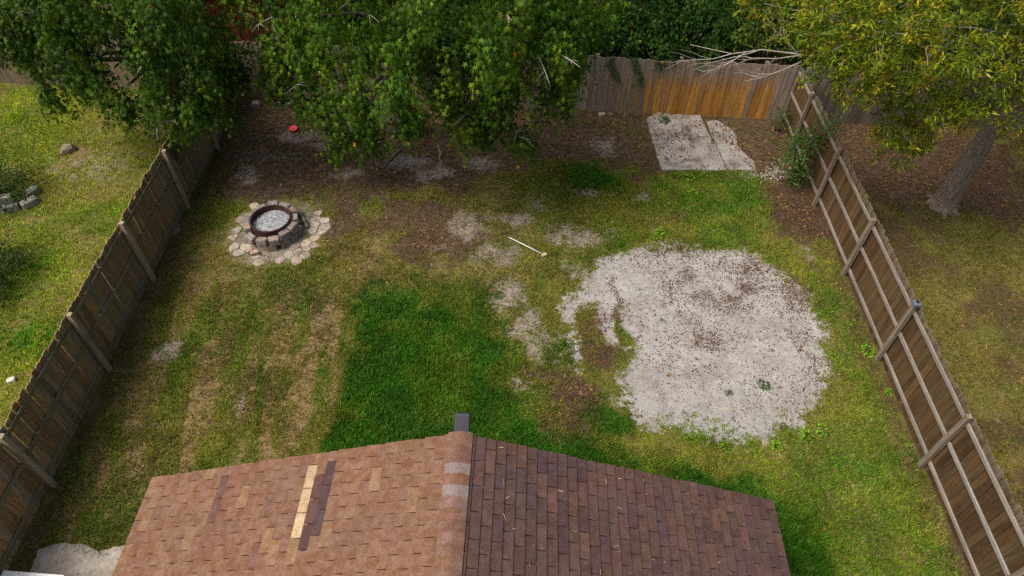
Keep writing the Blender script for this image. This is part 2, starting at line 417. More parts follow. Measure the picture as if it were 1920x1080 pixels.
STRAW = [(-4.29,10.15,0.49,0.26,0.60),(-4.35,9.22,0.26,0.91,0.70),(-4.45,8.08,0.25,0.96,0.80),(-4.32,6.81,0.23,0.73,0.80),(-5.29,8.75,0.18,0.88,0.50),(-5.42,7.53,0.20,0.92,0.50),(-6.23,8.03,0.22,0.98,0.40),(-6.05,6.77,0.17,0.87,0.40),(-6.65,6.06,0.20,0.82,0.50),(-4.24,11.88,0.79,0.94,0.50),(-5.01,10.62,0.75,0.51,0.40),(-3.40,11.54,0.91,0.91,0.50),(-11.75,14.98,1.31,1.14,0.60),(-11.15,15.73,0.90,1.05,0.30),(-11.95,12.01,0.78,1.04,0.25),(7.76,6.76,0.11,0.75,0.60),(7.84,5.34,0.14,0.77,0.60),(7.93,4.38,0.13,0.50,0.60),(-6.49,10.08,0.85,0.50,0.30),(6.73,10.47,0.50,0.24,0.30),(5.47,6.47,0.31,0.24,0.30),(6.55,5.31,0.39,0.64,0.25),(6.38,6.72,0.32,0.25,0.20),(3.28,6.42,0.52,0.14,0.40),(3.43,13.30,0.84,0.41,0.15),(-7.58,10.05,0.49,0.50,0.20)]
GREEN = [(2.12,14.65,0.95,0.64,0.90),(5.29,13.56,1.13,0.47,0.50),(1.38,14.18,0.43,0.31,0.40),(7.02,12.61,0.55,0.40,0.40),(1.68,7.27,0.43,0.31,1.00),(2.08,6.97,0.53,0.24,1.00),(1.19,8.78,0.46,0.43,0.70),(0.49,7.68,0.44,0.26,0.60),(5.27,4.89,0.48,0.71,0.80),(-4.90,10.13,0.49,0.99,0.50),(-5.12,8.06,0.45,0.55,0.35),(-5.87,9.17,0.35,0.77,0.30),(-6.38,5.32,0.68,0.65,0.40),(-7.34,4.80,0.57,0.52,0.40),(-7.22,6.51,0.72,0.49,0.35),(-1.08,11.98,0.40,0.26,0.60),(-10.38,8.75,0.91,0.63,0.60),(-11.52,10.60,0.74,0.74,0.50),(-14.23,16.12,1.21,1.12,0.40),(2.45,9.33,0.17,0.36,0.80),(2.62,11.91,0.53,0.26,0.40),(4.05,6.67,0.63,0.12,0.60),(-8.74,13.10,0.55,0.64,0.30),(-8.61,11.56,0.39,0.96,0.30),(7.32,8.39,0.34,0.87,0.30),(6.42,6.16,0.62,0.70,0.30)]
XL, XR = -8.45, 8.0                     # side fences
def back_y(x): return 18.0 - 0.042*x    # back fence line

def blobs(x, y, L, jit=.35, s=0):
    wx = x + (fbm(x, y, 1.1, 3, s+1)-.5)*jit*2; wy = y + (fbm(x, y, 1.1, 3, s+2)-.5)*jit*2
    out = np.zeros(x.shape)
    for cx, cy, rx, ry, w in L:
        d = np.hypot((wx-cx)/rx, (wy-cy)/ry)
        out = np.maximum(out, w*np.clip(1.35 - .8*d, 0, 1))
    out = out*np.clip(.45 + 1.1*fbm(x, y, 3.5, 3, s+6), 0, 1.25)
    return np.clip(out, 0, 1)
def masks(x, y):
    """sand, grey, brown, straw, green, soil"""
    w1 = (fbm(x, y, .9, 4, 11)-.5); w2 = (fbm(x, y, 3.2, 3, 14)-.5)
    sd = polysd(x + w2*.12, y + w1*.12, SAND) + w1*.55 + w2*.50 + (fbm(x, y, 9, 2, 17)-.5)*.35
    sand = sstep(-.42, .38, sd)
    sand = sand*(1 - np.clip(1.15*blobs(x, y, [(1.80,9.25,.22,.5,1),(2.15,8.70,.38,.30,1),(2.42,9.5,.10,.45,.9),(1.72,9.8,.12,.3,.7)], .5, 8), 0, 1))
    lu = polysd(x, y, LUSH)
    soft = np.where(x < -2.9, .09, .55)
    lu = lu + (w1*.35 + w2*.35)*np.where(x < -2.9, .5, 1.9)
    lush = np.clip(sstep(-1, 1, lu/soft), 0, 1)
    lush = lush*np.clip(.62 + .9*fbm(x, y, 1.1, 4, 19)*sstep(11.2, 8.6, y) + .25*sstep(9.5, 7.5, y), 0, 1)
    lush = lush*(1 - .75*sstep(-1.6, .6, x)*sstep(6.2, 7.2, y)*sstep(.42, .60, fbm(x, y, 1.5, 4, 21)))
    so = polysd(x, y, SOIL) + w1*1.6 + w2*.7
    soil = sstep(-.35, .55, so)
    # worn ground between the fire pit and the middle of the yard
    wo = polysd(x, y, WORN) + w1*1.8 + w2*1.1
    worn = sstep(-.5, .7, wo)*sstep(.36, .60, fbm(x, y, 1.7, 4, 33))
    soil = np.maximum(soil, worn*.80)
    behind = sstep(-.3, .5, y - back_y(x))
    soil = np.maximum(soil, behind)
    # under the neighbour's oak
    oak = sstep(1.0, .35, np.hypot((x-11.3)/4.0, (y-15.6)/3.4) + w1*.6) * (x > XR)
    soil = np.maximum(soil, oak)
    soil = np.maximum(soil, sstep(1.0, .3, np.hypot((x+10.5)/3.0, (y-17.6)/1.5)+w1*.6)*(x < XL)*.8)
    grey = blobs(x, y, GREY, .25, 1); brown = blobs(x, y, BROWN, .45, 2)
    brown = brown*(1 - .45*sand)*(.25 + .95*sstep(.36, .60, fbm(x*.8+y*.3, y, 4.5, 4, 37)))
    straw = blobs(x, y, STRAW, .30, 3); green = np.maximum(lush, blobs(x, y, GREEN, .3, 4)*.8)
    brown = np.maximum(brown, blobs(x, y, [(1.17,7.60,.46,.75,1.2),(.75,8.2,.42,.16,1.0),(7.36,13.4,.55,.9,1.0),(1.8,9.25,.2,.5,.8),(2.15,8.7,.36,.28,.9)], .4, 9))
    # mower streaks on the left half of the yard
    lf = sstep(-2.9, -3.8, x)*(x > XL)*sstep(11.6, 10.3, y)
    st = fbm(x*2.6 + y*.42, y*.34, 1.5, 4, 30)
    straw = np.maximum(straw, lf*sstep(.49, .62, st)*.74)
    green = np.maximum(green, lf*sstep(.50, .36, st)*.28)
    # worn strips along the fence feet
    edge = np.minimum(np.abs(x-XL-.2), np.abs(x-XR+.15))
    brown = np.maximum(brown, sstep(.40, .08, edge + w2*.5)*.62)
    straw = np.maximum(straw, np.where(x > XR, .30, 0)*sstep(.4, .6, fbm(x, y, .5, 4, 41)))
    brown = np.maximum(brown, sstep(.0, .6, y-back_y(x)))
    brown = np.maximum(brown, np.where(x > XR, .62, 0)*sstep(.36, .56, fbm(x, y, .45, 4, 42)))
    straw = np.maximum(straw, np.where(x < XL, .42, 0)*sstep(.48, .64, fbm(x, y, .5, 4, 43)))
    dry = sstep(.46, .62, fbm(x, y, .55, 4, 44))*(1-green)*.42*np.where(x > .5, .45, 1)
    green = np.maximum(green, sstep(0, 3, x)*(x < XR)*sstep(.40, .60, fbm(x, y, .6, 4, 45))*.42)
    straw = np.maximum(straw, dry)
    green = green*(1-soil*.9)*(1-sand)
    # weeds and clover creep back in the middle of the soil
    soil = soil*(1 - .75*blobs(x, y, [g for g in GREEN if g[1] > 13], .3, 4))
    return sand, grey, brown, straw, green, soil

PIT = (-5.99, 12.30)
def relief(x, y):
    z = (fbm(x, y, .35, 3, 50)-.5)*.10 + (fbm(x, y, 2.2, 3, 51)-.5)*.035
    fade = sstep(0, 1.0, np.minimum.reduce([x+18, 18-x, y-1.0, 23-y]))
    flat = sstep(1.5, 2.2, np.hypot(x-PIT[0], y-PIT[1]))*sstep(0, .5, np.maximum(np.abs(x-5.3)-1.6, np.abs(y-16.5)-1.6)+.5)
    flat = flat*sstep(0.0, .6, np.maximum(-6.2-x, np.maximum(x+8.5, y-4.6))*1.0 + 0.0) if False else flat
    return z*fade*flat

gx = np.linspace(-18, 18, 601); gy = np.linspace(1.0, 23.0, 367)
GX, GY = np.meshgrid(gx, gy, indexing='ij')
mk = masks(GX.ravel(), GY.ravel())
GZ = relief(GX, GY).ravel() - mk[0]*.02
GV = np.stack([GX.ravel(), GY.ravel(), GZ], 1)
NXg, NYg = len(gx), len(gy)
ii, jj = np.meshgrid(np.arange(NXg-1), np.arange(NYg-1), indexing='ij')
q = (ii*NYg + jj).ravel()
GF = np.stack([q, q+NYg, q+NYg+1, q+1], 1)
m1 = np.stack([mk[0], mk[1], mk[2]], 1); m2 = np.stack([mk[3], mk[4], mk[5]], 1)
fs = mk[0][GF].mean(1); fo = mk[5][GF].mean(1); fx = GV[GF, 0].mean(1); fy = GV[GF, 1].mean(1)
inside = (fx > XL) & (fx < XR) & (fy < back_y(fx))
kind = np.where(~inside, 0, np.where(fs > .5, 1, np.where(fo > .5, 2, 3)))
def ground_piece(name, sel, extra=False):
    F = GF[sel]; u, inv = np.unique(F, return_inverse=True)
    V = GV[u]; F = inv.reshape(F.shape); a1 = m1[u]; a2 = m2[u]
    if extra:
        far = 300; c = [(-18,1),(18,1),(18,23),(-18,23)]; o = [(-far,-far),(far,-far),(far,far),(-far,far)]
        n = len(V); V = np.vstack([V, [(x, y, 0) for x, y in c], [(x, y, 0) for x, y in o]])
        F = np.vstack([F, [(n+4+i, n+4+(i+1) % 4, n+(i+1) % 4, n+i) for i in range(4)]])
        a1 = np.vstack([a1, np.zeros((8, 3))]); a2 = np.vstack([a2, np.tile((.2, .1, .6), (8, 1))])
    o = link(name, meshnp(name, V, F, M['ground'], {'m1': a1, 'm2': a2}, True))
    return tag(o, kind='structure')
ground_piece('ground', kind == 0, True)
ground_piece('sand_patch', kind == 1)
ground_piece('bare_soil', kind == 2)
ground_piece('lawn', kind == 3)

# sampling helpers for what grows and lies on the ground
def gz(x, y):
    return relief(np.atleast_1d(x), np.atleast_1d(y))
SLABS = [[(3.94,17.46),(4.26,17.80),(4.74,17.72),(5.59,17.72),(5.64,17.17),(5.71,16.57),(5.82,16.15),(5.83,15.66),(5.90,15.11),(4.07,15.05)],
         [(5.73,17.42),(6.06,17.49),(6.46,16.97),(6.44,16.24),(6.59,15.8),(6.78,15.45),(6.71,15.16),(5.94,15.11),(5.88,15.66),(5.85,16.15),(5.76,16.63)]]
PATIO = [(-8.10,4.05),(-8.13,4.31),(-7.77,4.43),(-7.33,4.40),(-7.08,4.30),(-6.58,4.44),(-5.0,4.44),(-5.0,2.2),(-8.1,2.2)]
def blocked(x, y):
    b = (np.hypot(x-PIT[0], y-PIT[1]) < .8)
    for s in SLABS: b |= polysd(x, y, s) > -.01
    b |= polysd(x, y, PATIO) + (fbm(x, y, 3.0, 3, 90)-.5)*.5 > .06
    b |= (x > -4.9) & (x < 3.6) & (y < 4.1)
    return b
def fan(P, T, N, tmpl, faces, size, colors, extra_bend=None):
    """copies of a small template (k,3) at points P with axes T (forward), N (normal)"""
    B = np.cross(N, T); k = len(tmpl); n = len(P)
    tm = np.asarray(tmpl, float)
    V = (P[:, None, :] + size[:, None, None]*(tm[None, :, 0:1]*B[:, None, :] + tm[None, :, 1:2]*T[:, None, :] + tm[None, :, 2:3]*N[:, None, :])).reshape(-1, 3)
    F = (np.arange(n)[:, None, None]*k + np.asarray(faces)[None]).reshape(-1, len(faces[0]))
    C = np.repeat(colors, k, 0)
    return V, F, C
def unit(a): return a/np.maximum(np.linalg.norm(a, axis=-1, keepdims=True), 1e-9)

def make_grass(name, n, box, cond, label):
    r = np.random.RandomState(len(name)*13+n % 97)
    x = r.uniform(box[0], box[1], n); y = r.uniform(box[2], box[3], n)
    # thinner cover far away where blades blend into a mat
    keep = cond(x, y) & ~blocked(x, y); x = x[keep]; y = y[keep]
    s, g, b, st, gr, so = masks(x, y)
    nz = fbm(x, y, 2.6, 3, 60)
    dens = (1-s*1.02)*(1-g*.85)*(1-b*.72)*(1-so*.86)*(.55+.9*sstep(.35, .65, nz))*(1-.25*st)*(1+.35*gr)
    dens = dens*np.where(np.hypot(x-PIT[0], y-PIT[1]) < 1.25, .18, 1.0)
    keep = r.rand(len(x)) < dens; x, y, s, g, b, st, gr, so, nz = [a[keep] for a in (x, y, s, g, b, st, gr, so, nz)]
    m = len(x); nb = 5
    nL = fbm(x, y, .8, 4, 61); hue = r.rand(m)
    base = np.array([.108, .166, .013])[None]*np.ones((m, 1))
    def mixc(base, c, f): return base*(1-f[:, None]) + np.array(c)[None]*f[:, None]
    base = mixc(base, (.178, .198, .023), sstep(.42, .62, nL))
    base = mixc(base, (.040, .130, .009), np.clip(gr*1.05*(.55+.9*sstep(.3,.6,fbm(x, y, 1.4, 3, 66))), 0, 1))
    base = mixc(base, (.215, .155, .070), np.clip(st*1.0*(hue > .3), 0, .9))
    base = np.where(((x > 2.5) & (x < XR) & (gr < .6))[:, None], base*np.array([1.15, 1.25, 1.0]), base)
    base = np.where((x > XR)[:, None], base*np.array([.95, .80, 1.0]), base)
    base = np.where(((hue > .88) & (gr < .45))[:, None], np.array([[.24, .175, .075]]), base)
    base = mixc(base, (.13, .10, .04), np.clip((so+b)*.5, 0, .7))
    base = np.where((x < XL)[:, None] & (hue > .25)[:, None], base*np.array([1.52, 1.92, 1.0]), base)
    P0 = np.stack([x, y, relief(x, y) - s*.02 - .004], 1)
    P = np.repeat(P0, nb, 0) + np.concatenate([r.normal(0, .018, (m*nb, 2)), np.zeros((m*nb, 1))], 1)
    an = r.uniform(0, 2*np.pi, m*nb); tilt = r.uniform(.25, 1.15, m*nb)
    T = np.stack([np.cos(an)*np.sin(tilt), np.sin(an)*np.sin(tilt), np.cos(tilt)], 1)
    W = np.stack([-np.sin(an), np.cos(an), np.zeros(m*nb)], 1)
    N = np.cross(T, W)
    h = np.repeat(.042 + .042*gr + .02*nz, nb)*r.uniform(.6, 1.5, m*nb)
    c = np.repeat(base*r.uniform(.5, 1.55, (m, 1)), nb, 0)*r.uniform(.7, 1.35, (m*nb, 1))
    c[:, 0] *= r.uniform(.85, 1.2, m*nb)
    tm = [(-.11, 0, 0), (.11, 0, 0), (0, 1, 0)]
    V, F, C = fan(P, T, N, tm, [(0, 1, 2)], h, c)
    o = link(name, meshnp(name, V, F, M['grass'], {'col': C}))
    return tag(o, label, 'grass', kind='stuff')
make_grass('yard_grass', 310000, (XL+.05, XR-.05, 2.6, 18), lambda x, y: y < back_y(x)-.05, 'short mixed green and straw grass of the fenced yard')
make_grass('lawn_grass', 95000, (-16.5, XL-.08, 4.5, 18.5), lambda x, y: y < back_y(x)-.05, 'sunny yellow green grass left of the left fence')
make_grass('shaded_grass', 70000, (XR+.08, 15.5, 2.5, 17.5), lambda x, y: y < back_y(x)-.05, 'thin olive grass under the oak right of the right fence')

# fallen leaves
def make_litter(name, n, box, densf, cols, label, size=(.018, .042), cond=None):
    r = np.random.RandomState(n % 1013)
    x = r.uniform(box[0], box[1], n); y = r.uniform(box[2], box[3], n)
    mm = masks(x, y); d = densf(x, y, *mm)
    k = r.rand(n) < d
    k &= ~((x > -5) & (x < 3.7) & (y < 4.2)) & (np.hypot(x-PIT[0], y-PIT[1]) > .9)
    x, y = x[k], y[k]; s = mm[0][k]; m = len(x)
    onslab = np.zeros(m, bool)
    for sl in SLABS: onslab |= polysd(x, y, sl) > 0
    z = relief(x, y) - s*.02 + .006 + np.where(onslab, .055, .0) + r.uniform(0, .012, m)
    P = np.stack([x, y, z], 1)
    an = r.uniform(0, 2*np.pi, m)
    N = unit(np.stack([r.normal(0, .35, m), r.normal(0, .35, m), np.ones(m)], 1))
    T = np.stack([np.cos(an), np.sin(an), np.zeros(m)], 1); T = unit(T - N*(T*N).sum(1, keepdims=True))
    c = np.array(cols)[r.randint(0, len(cols), m)]*r.uniform(.6, 1.35, (m, 1))
    tm = [(0, -1, 0), (.55, -.1, .25), (0, 1, .05), (-.55, -.1, .25)]
    V, F, C = fan(P, T, N, tm, [(0, 1, 2, 3)], r.uniform(size[0], size[1], m), c)
    return tag(link(name, meshnp(name, V, F, M['litter'], {'col': C})), label, 'leaves', kind='stuff')
LC = [(.20,.095,.035),(.13,.06,.028),(.26,.14,.05),(.085,.05,.03),(.07,.04,.028),(.30,.17,.05)]
LO = [(.26,.135,.03),(.20,.09,.028),(.14,.075,.03),(.09,.05,.026)]
make_litter('fallen_leaves', 60000, (XL+.1, XR-.1, 4.3, 17.9),
            lambda x, y, s, g, b, st, gr, so: np.clip(.05*(1-s) + .28*so*sstep(.35,.6,fbm(x,y,.9,3,70)) + .30*b*sstep(.3,.6,fbm(x,y,1.6,3,72)) + .10*s*sstep(.45,.7,fbm(x,y,.8,3,71)) + 1.0*blobs(x, y, [(4.8,16.6,.5,.25,1),(5.25,16.45,.3,.12,.7),(5.75,16.4,.10,.6,1),(6.3,16.6,.3,.5,.7),(6.6,15.6,.25,.3,.6),(4.6,17.6,.8,.12,.5)], .3, 12), 0, 1),
            LC, 'brown fallen leaves scattered over the fenced yard')
make_litter('oak_litter', 26000, (XR+.1, 15.5, 3, 17.4),
            lambda x, y, s, g, b, st, gr, so: .06 + .30*so + .22*b + .15*sstep(.4,.65,fbm(x,y,.5,3,73)), LO, 'orange brown oak leaves strewn right of the right fence', (.016, .036))
make_litter('lawn_litter', 9000, (-16, XL-.1, 5, 18),
            lambda x, y, s, g, b, st, gr, so: .10 + .25*so, LC, 'sparse fallen leaves on the lawn left of the left fence', (.015, .035))
make_litter('sand_debris', 120000, (1.1, 7.2, 6.4, 12.4),
            lambda x, y, s, g, b, st, gr, so: s*(.02 + .20*sstep(4.6, 7.2, x*.55 + (y-8.4)*.95)*sstep(.38,.6,fbm(x,y,1.6,4,76)) + .09*sstep(.45,.7,fbm(x,y,.9,4,74)) + .85*blobs(x, y, BROWN, .5, 2)*sstep(.35,.62,fbm(x,y,3.0,4,75))), [(.12,.055,.03),(.075,.04,.025),(.15,.08,.045),(.05,.032,.024)], 'dark leaf crumbs scattered over the pale sand circle', (.008, .024))

# ------------------------------------------------------------------ fences
def picket_mesh(name, h, w, th, ear, mat):
    mb = MB()
    prof = [(-w/2, 0), (w/2, 0), (w/2, h-ear), (w/2-ear, h), (-w/2+ear, h), (-w/2, h-ear)]
    v = [(x, -th/2, z) for x, z in prof] + [(x, th/2, z) for x, z in prof]; n = 6
    f = [tuple(range(n)), tuple(reversed(range(n, 2*n)))] + [((i+1) % n, i, n+i, n+(i+1) % n) for i in range(n)]
    return mb.add(v, f).mesh(name, mat)
def beam_mesh(name, a, b, l, mat, cham=.006):
    mb = MB(); c = cham
    prof = [(-a/2+c, -b/2), (a/2-c, -b/2), (a/2, -b/2+c), (a/2, b/2-c), (a/2-c, b/2), (-a/2+c, b/2), (-a/2, b/2-c), (-a/2, -b/2+c)]
    return mb.prism(prof, 0, l).mesh(name, mat)
def vary(c, k=.22, hue=.06):
    f = random.uniform(1-k, 1+k)
    return (c[0]*f*random.uniform(1-hue, 1+hue), c[1]*f, c[2]*f*random.uniform(1-hue, 1+hue))

def fence(name, label, p0, p1, side, pick_col, rail_col, post_col, posts, mat_p, mat_r, rails=(.22, .95, 1.62), H=1.83, ear=.028, face=1, post_top=None, picks=True):
    """p0->p1 base line of the rails; pickets stand on the given side (left normal * side)"""
    p0 = Vector((*p0, 0)); p1 = Vector((*p1, 0)); d = (p1-p0); Ln = d.length; d.normalize()
    nrm = Vector((-d.y, d.x, 0))*side
    root = empty(name, p0, math.atan2(d.y, d.x)); tag(root, label, 'fence')
    # local frame: x along the fence, y across
    sy = side
    pm = [picket_mesh('picket', H + dh, w, .018, ear, mat_p) for dh, w in ((0, .1440), (.012, .1432), (-.012, .1445))]
    x = .07; i = 0; step = .1425
    while x < Ln - .03:
        wx, wy = (p0 + d*x)[:2]
        col = pick_col(wx, wy, i) if callable(pick_col) else vary(pick_col)
        o = link('picket', pm[random.randrange(3)], root, (x + random.uniform(-.002, .002), sy*(.034 + random.uniform(-.003, .005)), float(gz(wx, wy)[0]) - .03 + random.uniform(-.022, .020)),
                 (random.uniform(-.010, .010), random.uniform(-.009, .009), random.uniform(-.03, .03)), col)
        x += step; i += 1
    for px in posts:
        wx, wy = (p0 + d*px)[:2]
        hh = (post_top or 1.84) + random.uniform(-.02, .02)
        link('post', beam_mesh('post', .094, .094, hh + .4, mat_r), root, (px, -sy*.068, -.4), (0, random.uniform(-.008, .008), 0), vary(post_col, .15))
    ps = sorted([0.0] + [p for p in posts if 0 < p < Ln] + [Ln])
    for a, b in zip(ps[:-1], ps[1:]):
        if b - a < .3: continue
        for z in rails:
            o = link('rail', beam_mesh('rail', .088, .038, b-a-.01, mat_r), root, (a+.005, 0, z + random.uniform(-.012, .012) - .0), None, vary(rail_col, .18))
            # long axis (local z) laid along the fence, wide face outward
            o.rotation_euler = (0, R(90), 0)
            o.rotation_euler = Matrix(((0, 0, 1), (0, 1, 0), (-1, 0, 0))).to_euler()
            o.rotation_euler.rotate_axis('Z', random.uniform(-.02, .02))
    return root

def wl(x, y, i):
    m = .5 + .5*math.sin(i*1.7) * .4
    c = random.choice([(.27,.165,.072), (.22,.135,.062), (.30,.195,.09), (.23,.17,.072), (.24,.195,.13)])
    return vary(c, .22)
def wr(x, y, i):
    c = random.choice([(.078,.044,.019), (.062,.034,.015), (.098,.057,.025), (.082,.055,.025)])
    return vary(c, .25)
def wb(x, y, i):
    x = x + random.uniform(-.45, .45)
    if x < 3.2: c = random.choice([(.215,.172,.13), (.24,.20,.16), (.20,.148,.10)])
    elif x < 3.9: c = random.choice([(.24,.17,.105), (.27,.17,.085), (.20,.15,.105)])
    elif x < 7.25: c = random.choice([(.36,.165,.030), (.30,.135,.028), (.38,.19,.045), (.27,.14,.045)])
    else: c = random.choice([(.21,.165,.125), (.24,.19,.145)])
    return vary(c, .14)
def wd(x, y, i): return vary((.10,.082,.062), .25)
# left: built southwards so that its pickets stand on the neighbour's side
YB0 = back_y(XL)
f1 = fence('left_fence', 'long mossy brown wooden fence along the left side of the yard', (XL-.02, 1.6), (XL-.02, YB0-.10), 1, wl, (.155,.14,.075), (.34,.265,.175),
      [p-1.6 for p in (2.95, 5.48, 8.05, 10.60, 13.11, 15.6)], M['wood'], M['wood_mossy'])
f2 = fence('right_fence', 'long brown wooden fence with silvery rails along the right side of the yard', (XR+.02, 1.6), (XR+.02, back_y(XR)-.06), -1, wr, (.215,.195,.17), (.17,.135,.10),
      [p-1.6 for p in (3.78, 6.28, 8.77, 11.24, 13.75, 16.2)], M['wood_right'], M['wood_rail'])
f3 = fence('back_fence', 'orange and grey stained wooden fence behind the cracked concrete slab', (XR+.10, back_y(XR+.10)), (XL-.06, back_y(XL-.06)), 1, wb, (.2,.16,.11), (.18,.15,.11),
      [1.0, 3.4, 5.8, 8.2, 10.6, 13.0, 15.4], M['wood_back'], M['wood_mossy'], ear=.012)
for o in (f3,): pass
f4 = fence('neighbour_fence', 'dark shaded wooden fence behind the leaning oak trunk', (16.5, back_y(15.5)), (XR+.22, back_y(XR+.2)), 1, wd, (.11,.09,.07), (.12,.1,.08),
      [.5, 2.9, 5.3, 7.7], M['wood_back'], M['wood_mossy'], ear=.012)
f5 = fence('far_fence', 'weathered wooden fence behind the left lawn under the leaves', (XL-.2, back_y(XL-.2)), (-17.5, back_y(-17.5)), 1, lambda x, y, i: vary((.17,.125,.085), .2), (.15,.12,.08), (.15,.12,.09),
      [.6, 3.0, 5.4, 7.8], M['wood_back'], M['wood_mossy'], ear=.012)

# grey gadget on a fence post
pl = empty('post_lamp', (XR-.05, 8.77, 1.86)); tag(pl, 'small grey plastic lamp capping the middle post of the right fence', 'lamp')
MB().box((-.062, -.062, -.03), (.062, .062, .035)).obj('base', M['gray_plastic'], pl)
mb = MB(); mb.prism([(-.075,-.075),(.075,-.075),(.075,.075),(-.075,.075)], .037, .075, .025); mb.obj('cap', M['gray_plastic'], pl)
MB().box((-.03, -.03, .076), (.03, .03, .081)).obj('solar_cell', M['panel'], pl)

# ------------------------------------------------------------------ house
RX, RZ, GYE = -0.62, 4.20, 4.40
K = .36; SL = math.hypot(1, K)
HALF_L, HALF_R = 4.48, 4.47
Y0 = -6.0
house = empty('house', (RX, GYE, 0), R(-1.0)); tag(house, 'house with brown three tab shingle roof seen from above', 'house')
# local frame: origin below the gable peak, -y runs back along the ridge
Lr = GYE - Y0
def wall(name, pts, mat): MB().add(pts, [tuple(range(len(pts)))]).obj(name, mat, house)
ew = 4.05; zw = RZ - K*ew - .25
mb = MB()
prof = [(-ew, 0), (ew, 0), (ew, zw), (0, RZ-.25), (-ew, zw)]
v = [(x, -.35, z) for x, z in prof] + [(x, -Lr+.35, z) for x, z in prof]
mb.add(v, [(0,1,2,3,4), (9,8,7,6,5)] + [((i+1) % 5, i, 5+i, 5+(i+1) % 5) for i in range(5)]).obj('wall', M['siding'], house)
for s, hw in ((-1, HALF_L), (1, HALF_R)):
    mb = MB()
    a = [(0, RZ-.005), (s*hw, RZ-K*hw-.005), (s*hw, RZ-K*hw-.14), (0, RZ-.14)]
    v = [(x, -.012, z) for x, z in a] + [(x, -Lr+.012, z) for x, z in a]
    fcs = [(0,1,2,3), (7,6,5,4)] + [((i+1) % 4, i, 4+i, 4+(i+1) % 4) for i in range(4)]
    if s < 0: fcs = [tuple(reversed(f)) for f in fcs]
    mb.add(v, fcs).obj('roof_deck', M['felt'], house)
roof = link('roof', MB().box((-.02, -Lr+.05, RZ-.16), (.02, -.05, RZ-.145)).mesh('ridge_board', M['felt']), house)
EXPO, TAB = .1425, .3333
mt = MB()
g = .012; u0, u1 = -.045, EXPO
mt.add([(u0, g/2, .002), (u1, g/2, .009), (u1, TAB-g/2, .009), (u0, TAB-g/2, .002), (u0, g/2, .006), (u1, g/2, .024), (u1, TAB-g/2, .024), (u0, TAB-g/2, .006)],
       [(3,2,1,0), (4,5,6,7), (0,1,5,4), (1,2,6,5), (2,3,7,6), (3,0,4,7)])
tabmesh = mt.mesh('shingle', M['shingle'])
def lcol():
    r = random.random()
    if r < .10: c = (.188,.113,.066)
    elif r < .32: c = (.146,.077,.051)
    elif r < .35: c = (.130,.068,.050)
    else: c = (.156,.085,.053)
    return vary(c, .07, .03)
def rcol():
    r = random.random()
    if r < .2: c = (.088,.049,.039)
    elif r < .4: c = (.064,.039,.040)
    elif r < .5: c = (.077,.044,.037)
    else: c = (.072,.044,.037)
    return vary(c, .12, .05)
tabs = []
for s, hw in ((-1, HALF_L), (1, HALF_R)):
    slope = hw*SL - .055; nc = int(slope/EXPO)
    ang = math.atan(K)
    for i in range(nc+1):
        off = (0.0 if i % 2 else .5)*TAB + random.uniform(-.012, .012)
        j = 0
        while True:
            yy = -j*TAB - TAB + off          # start of the tab (far end towards the camera)
            y1 = yy + TAB
            if y1 < -Lr: break
            tabs.append((s, i, yy, nc)); j += 1
# the last tab of every other course is cut at the rake
def tab_matrix(s, i, yy):
    ang = math.atan(K)
    d = Vector((s*math.cos(ang), 0, -math.sin(ang))); n = Vector((s*math.sin(ang), 0, math.cos(ang))); y = Vector((0, 1, 0))
    o = Vector((0, yy, RZ)) + d*(i*EXPO + .055)
    if s > 0: m = Matrix((d, y, n)).transposed().to_4x4()
    else: m = Matrix((d, -y, n)).transposed().to_4x4(); o = o + Vector((0, TAB, 0))
    m.translation = o + n*.004
    return m
near = []; rest = []
for tb in tabs:
    s, i, yy, nc = tb
    yc = yy + TAB/2
    lim = -1.62 + .09*(i/nc) * 1.0
    (near if yc > lim else rest).append(tb)
near.sort(key=lambda b: -(b[2]))
near, more = near[:300], near[300:]
rest += more
cutmesh = {}
def cut_tab(s, w):
    key = (s, round(w, 2))
    if key in cutmesh: return cutmesh[key]
    me = tabmesh.copy()
    for v in me.vertices:
        if s > 0 and v.co.y > TAB/2: v.co.y = w
        if s < 0 and v.co.y < TAB/2: v.co.y = TAB - w
    cutmesh[key] = me
    return me
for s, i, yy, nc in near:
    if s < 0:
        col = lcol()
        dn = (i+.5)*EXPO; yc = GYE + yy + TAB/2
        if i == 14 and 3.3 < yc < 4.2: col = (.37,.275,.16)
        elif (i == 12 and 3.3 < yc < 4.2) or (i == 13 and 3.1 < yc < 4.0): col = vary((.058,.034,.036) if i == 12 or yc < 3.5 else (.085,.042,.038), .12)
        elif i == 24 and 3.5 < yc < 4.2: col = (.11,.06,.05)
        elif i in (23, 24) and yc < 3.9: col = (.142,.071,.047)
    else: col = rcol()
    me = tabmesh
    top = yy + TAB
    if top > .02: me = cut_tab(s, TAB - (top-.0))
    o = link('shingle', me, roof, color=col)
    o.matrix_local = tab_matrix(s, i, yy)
# rest of the shingles, joined
mb = MB(); mcols = []
mvs = [v.co.copy() for v in tabmesh.vertices]; mfs = [tuple(p.vertices) for p in tabmesh.polygons]
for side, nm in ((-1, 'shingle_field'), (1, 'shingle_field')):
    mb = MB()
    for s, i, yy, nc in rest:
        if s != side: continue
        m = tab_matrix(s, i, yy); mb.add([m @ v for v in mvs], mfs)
    o = mb.obj(nm, M['shingle'], roof, color=(.156,.085,.053) if side < 0 else (.072,.044,.037)); o['kind'] = 'stuff'
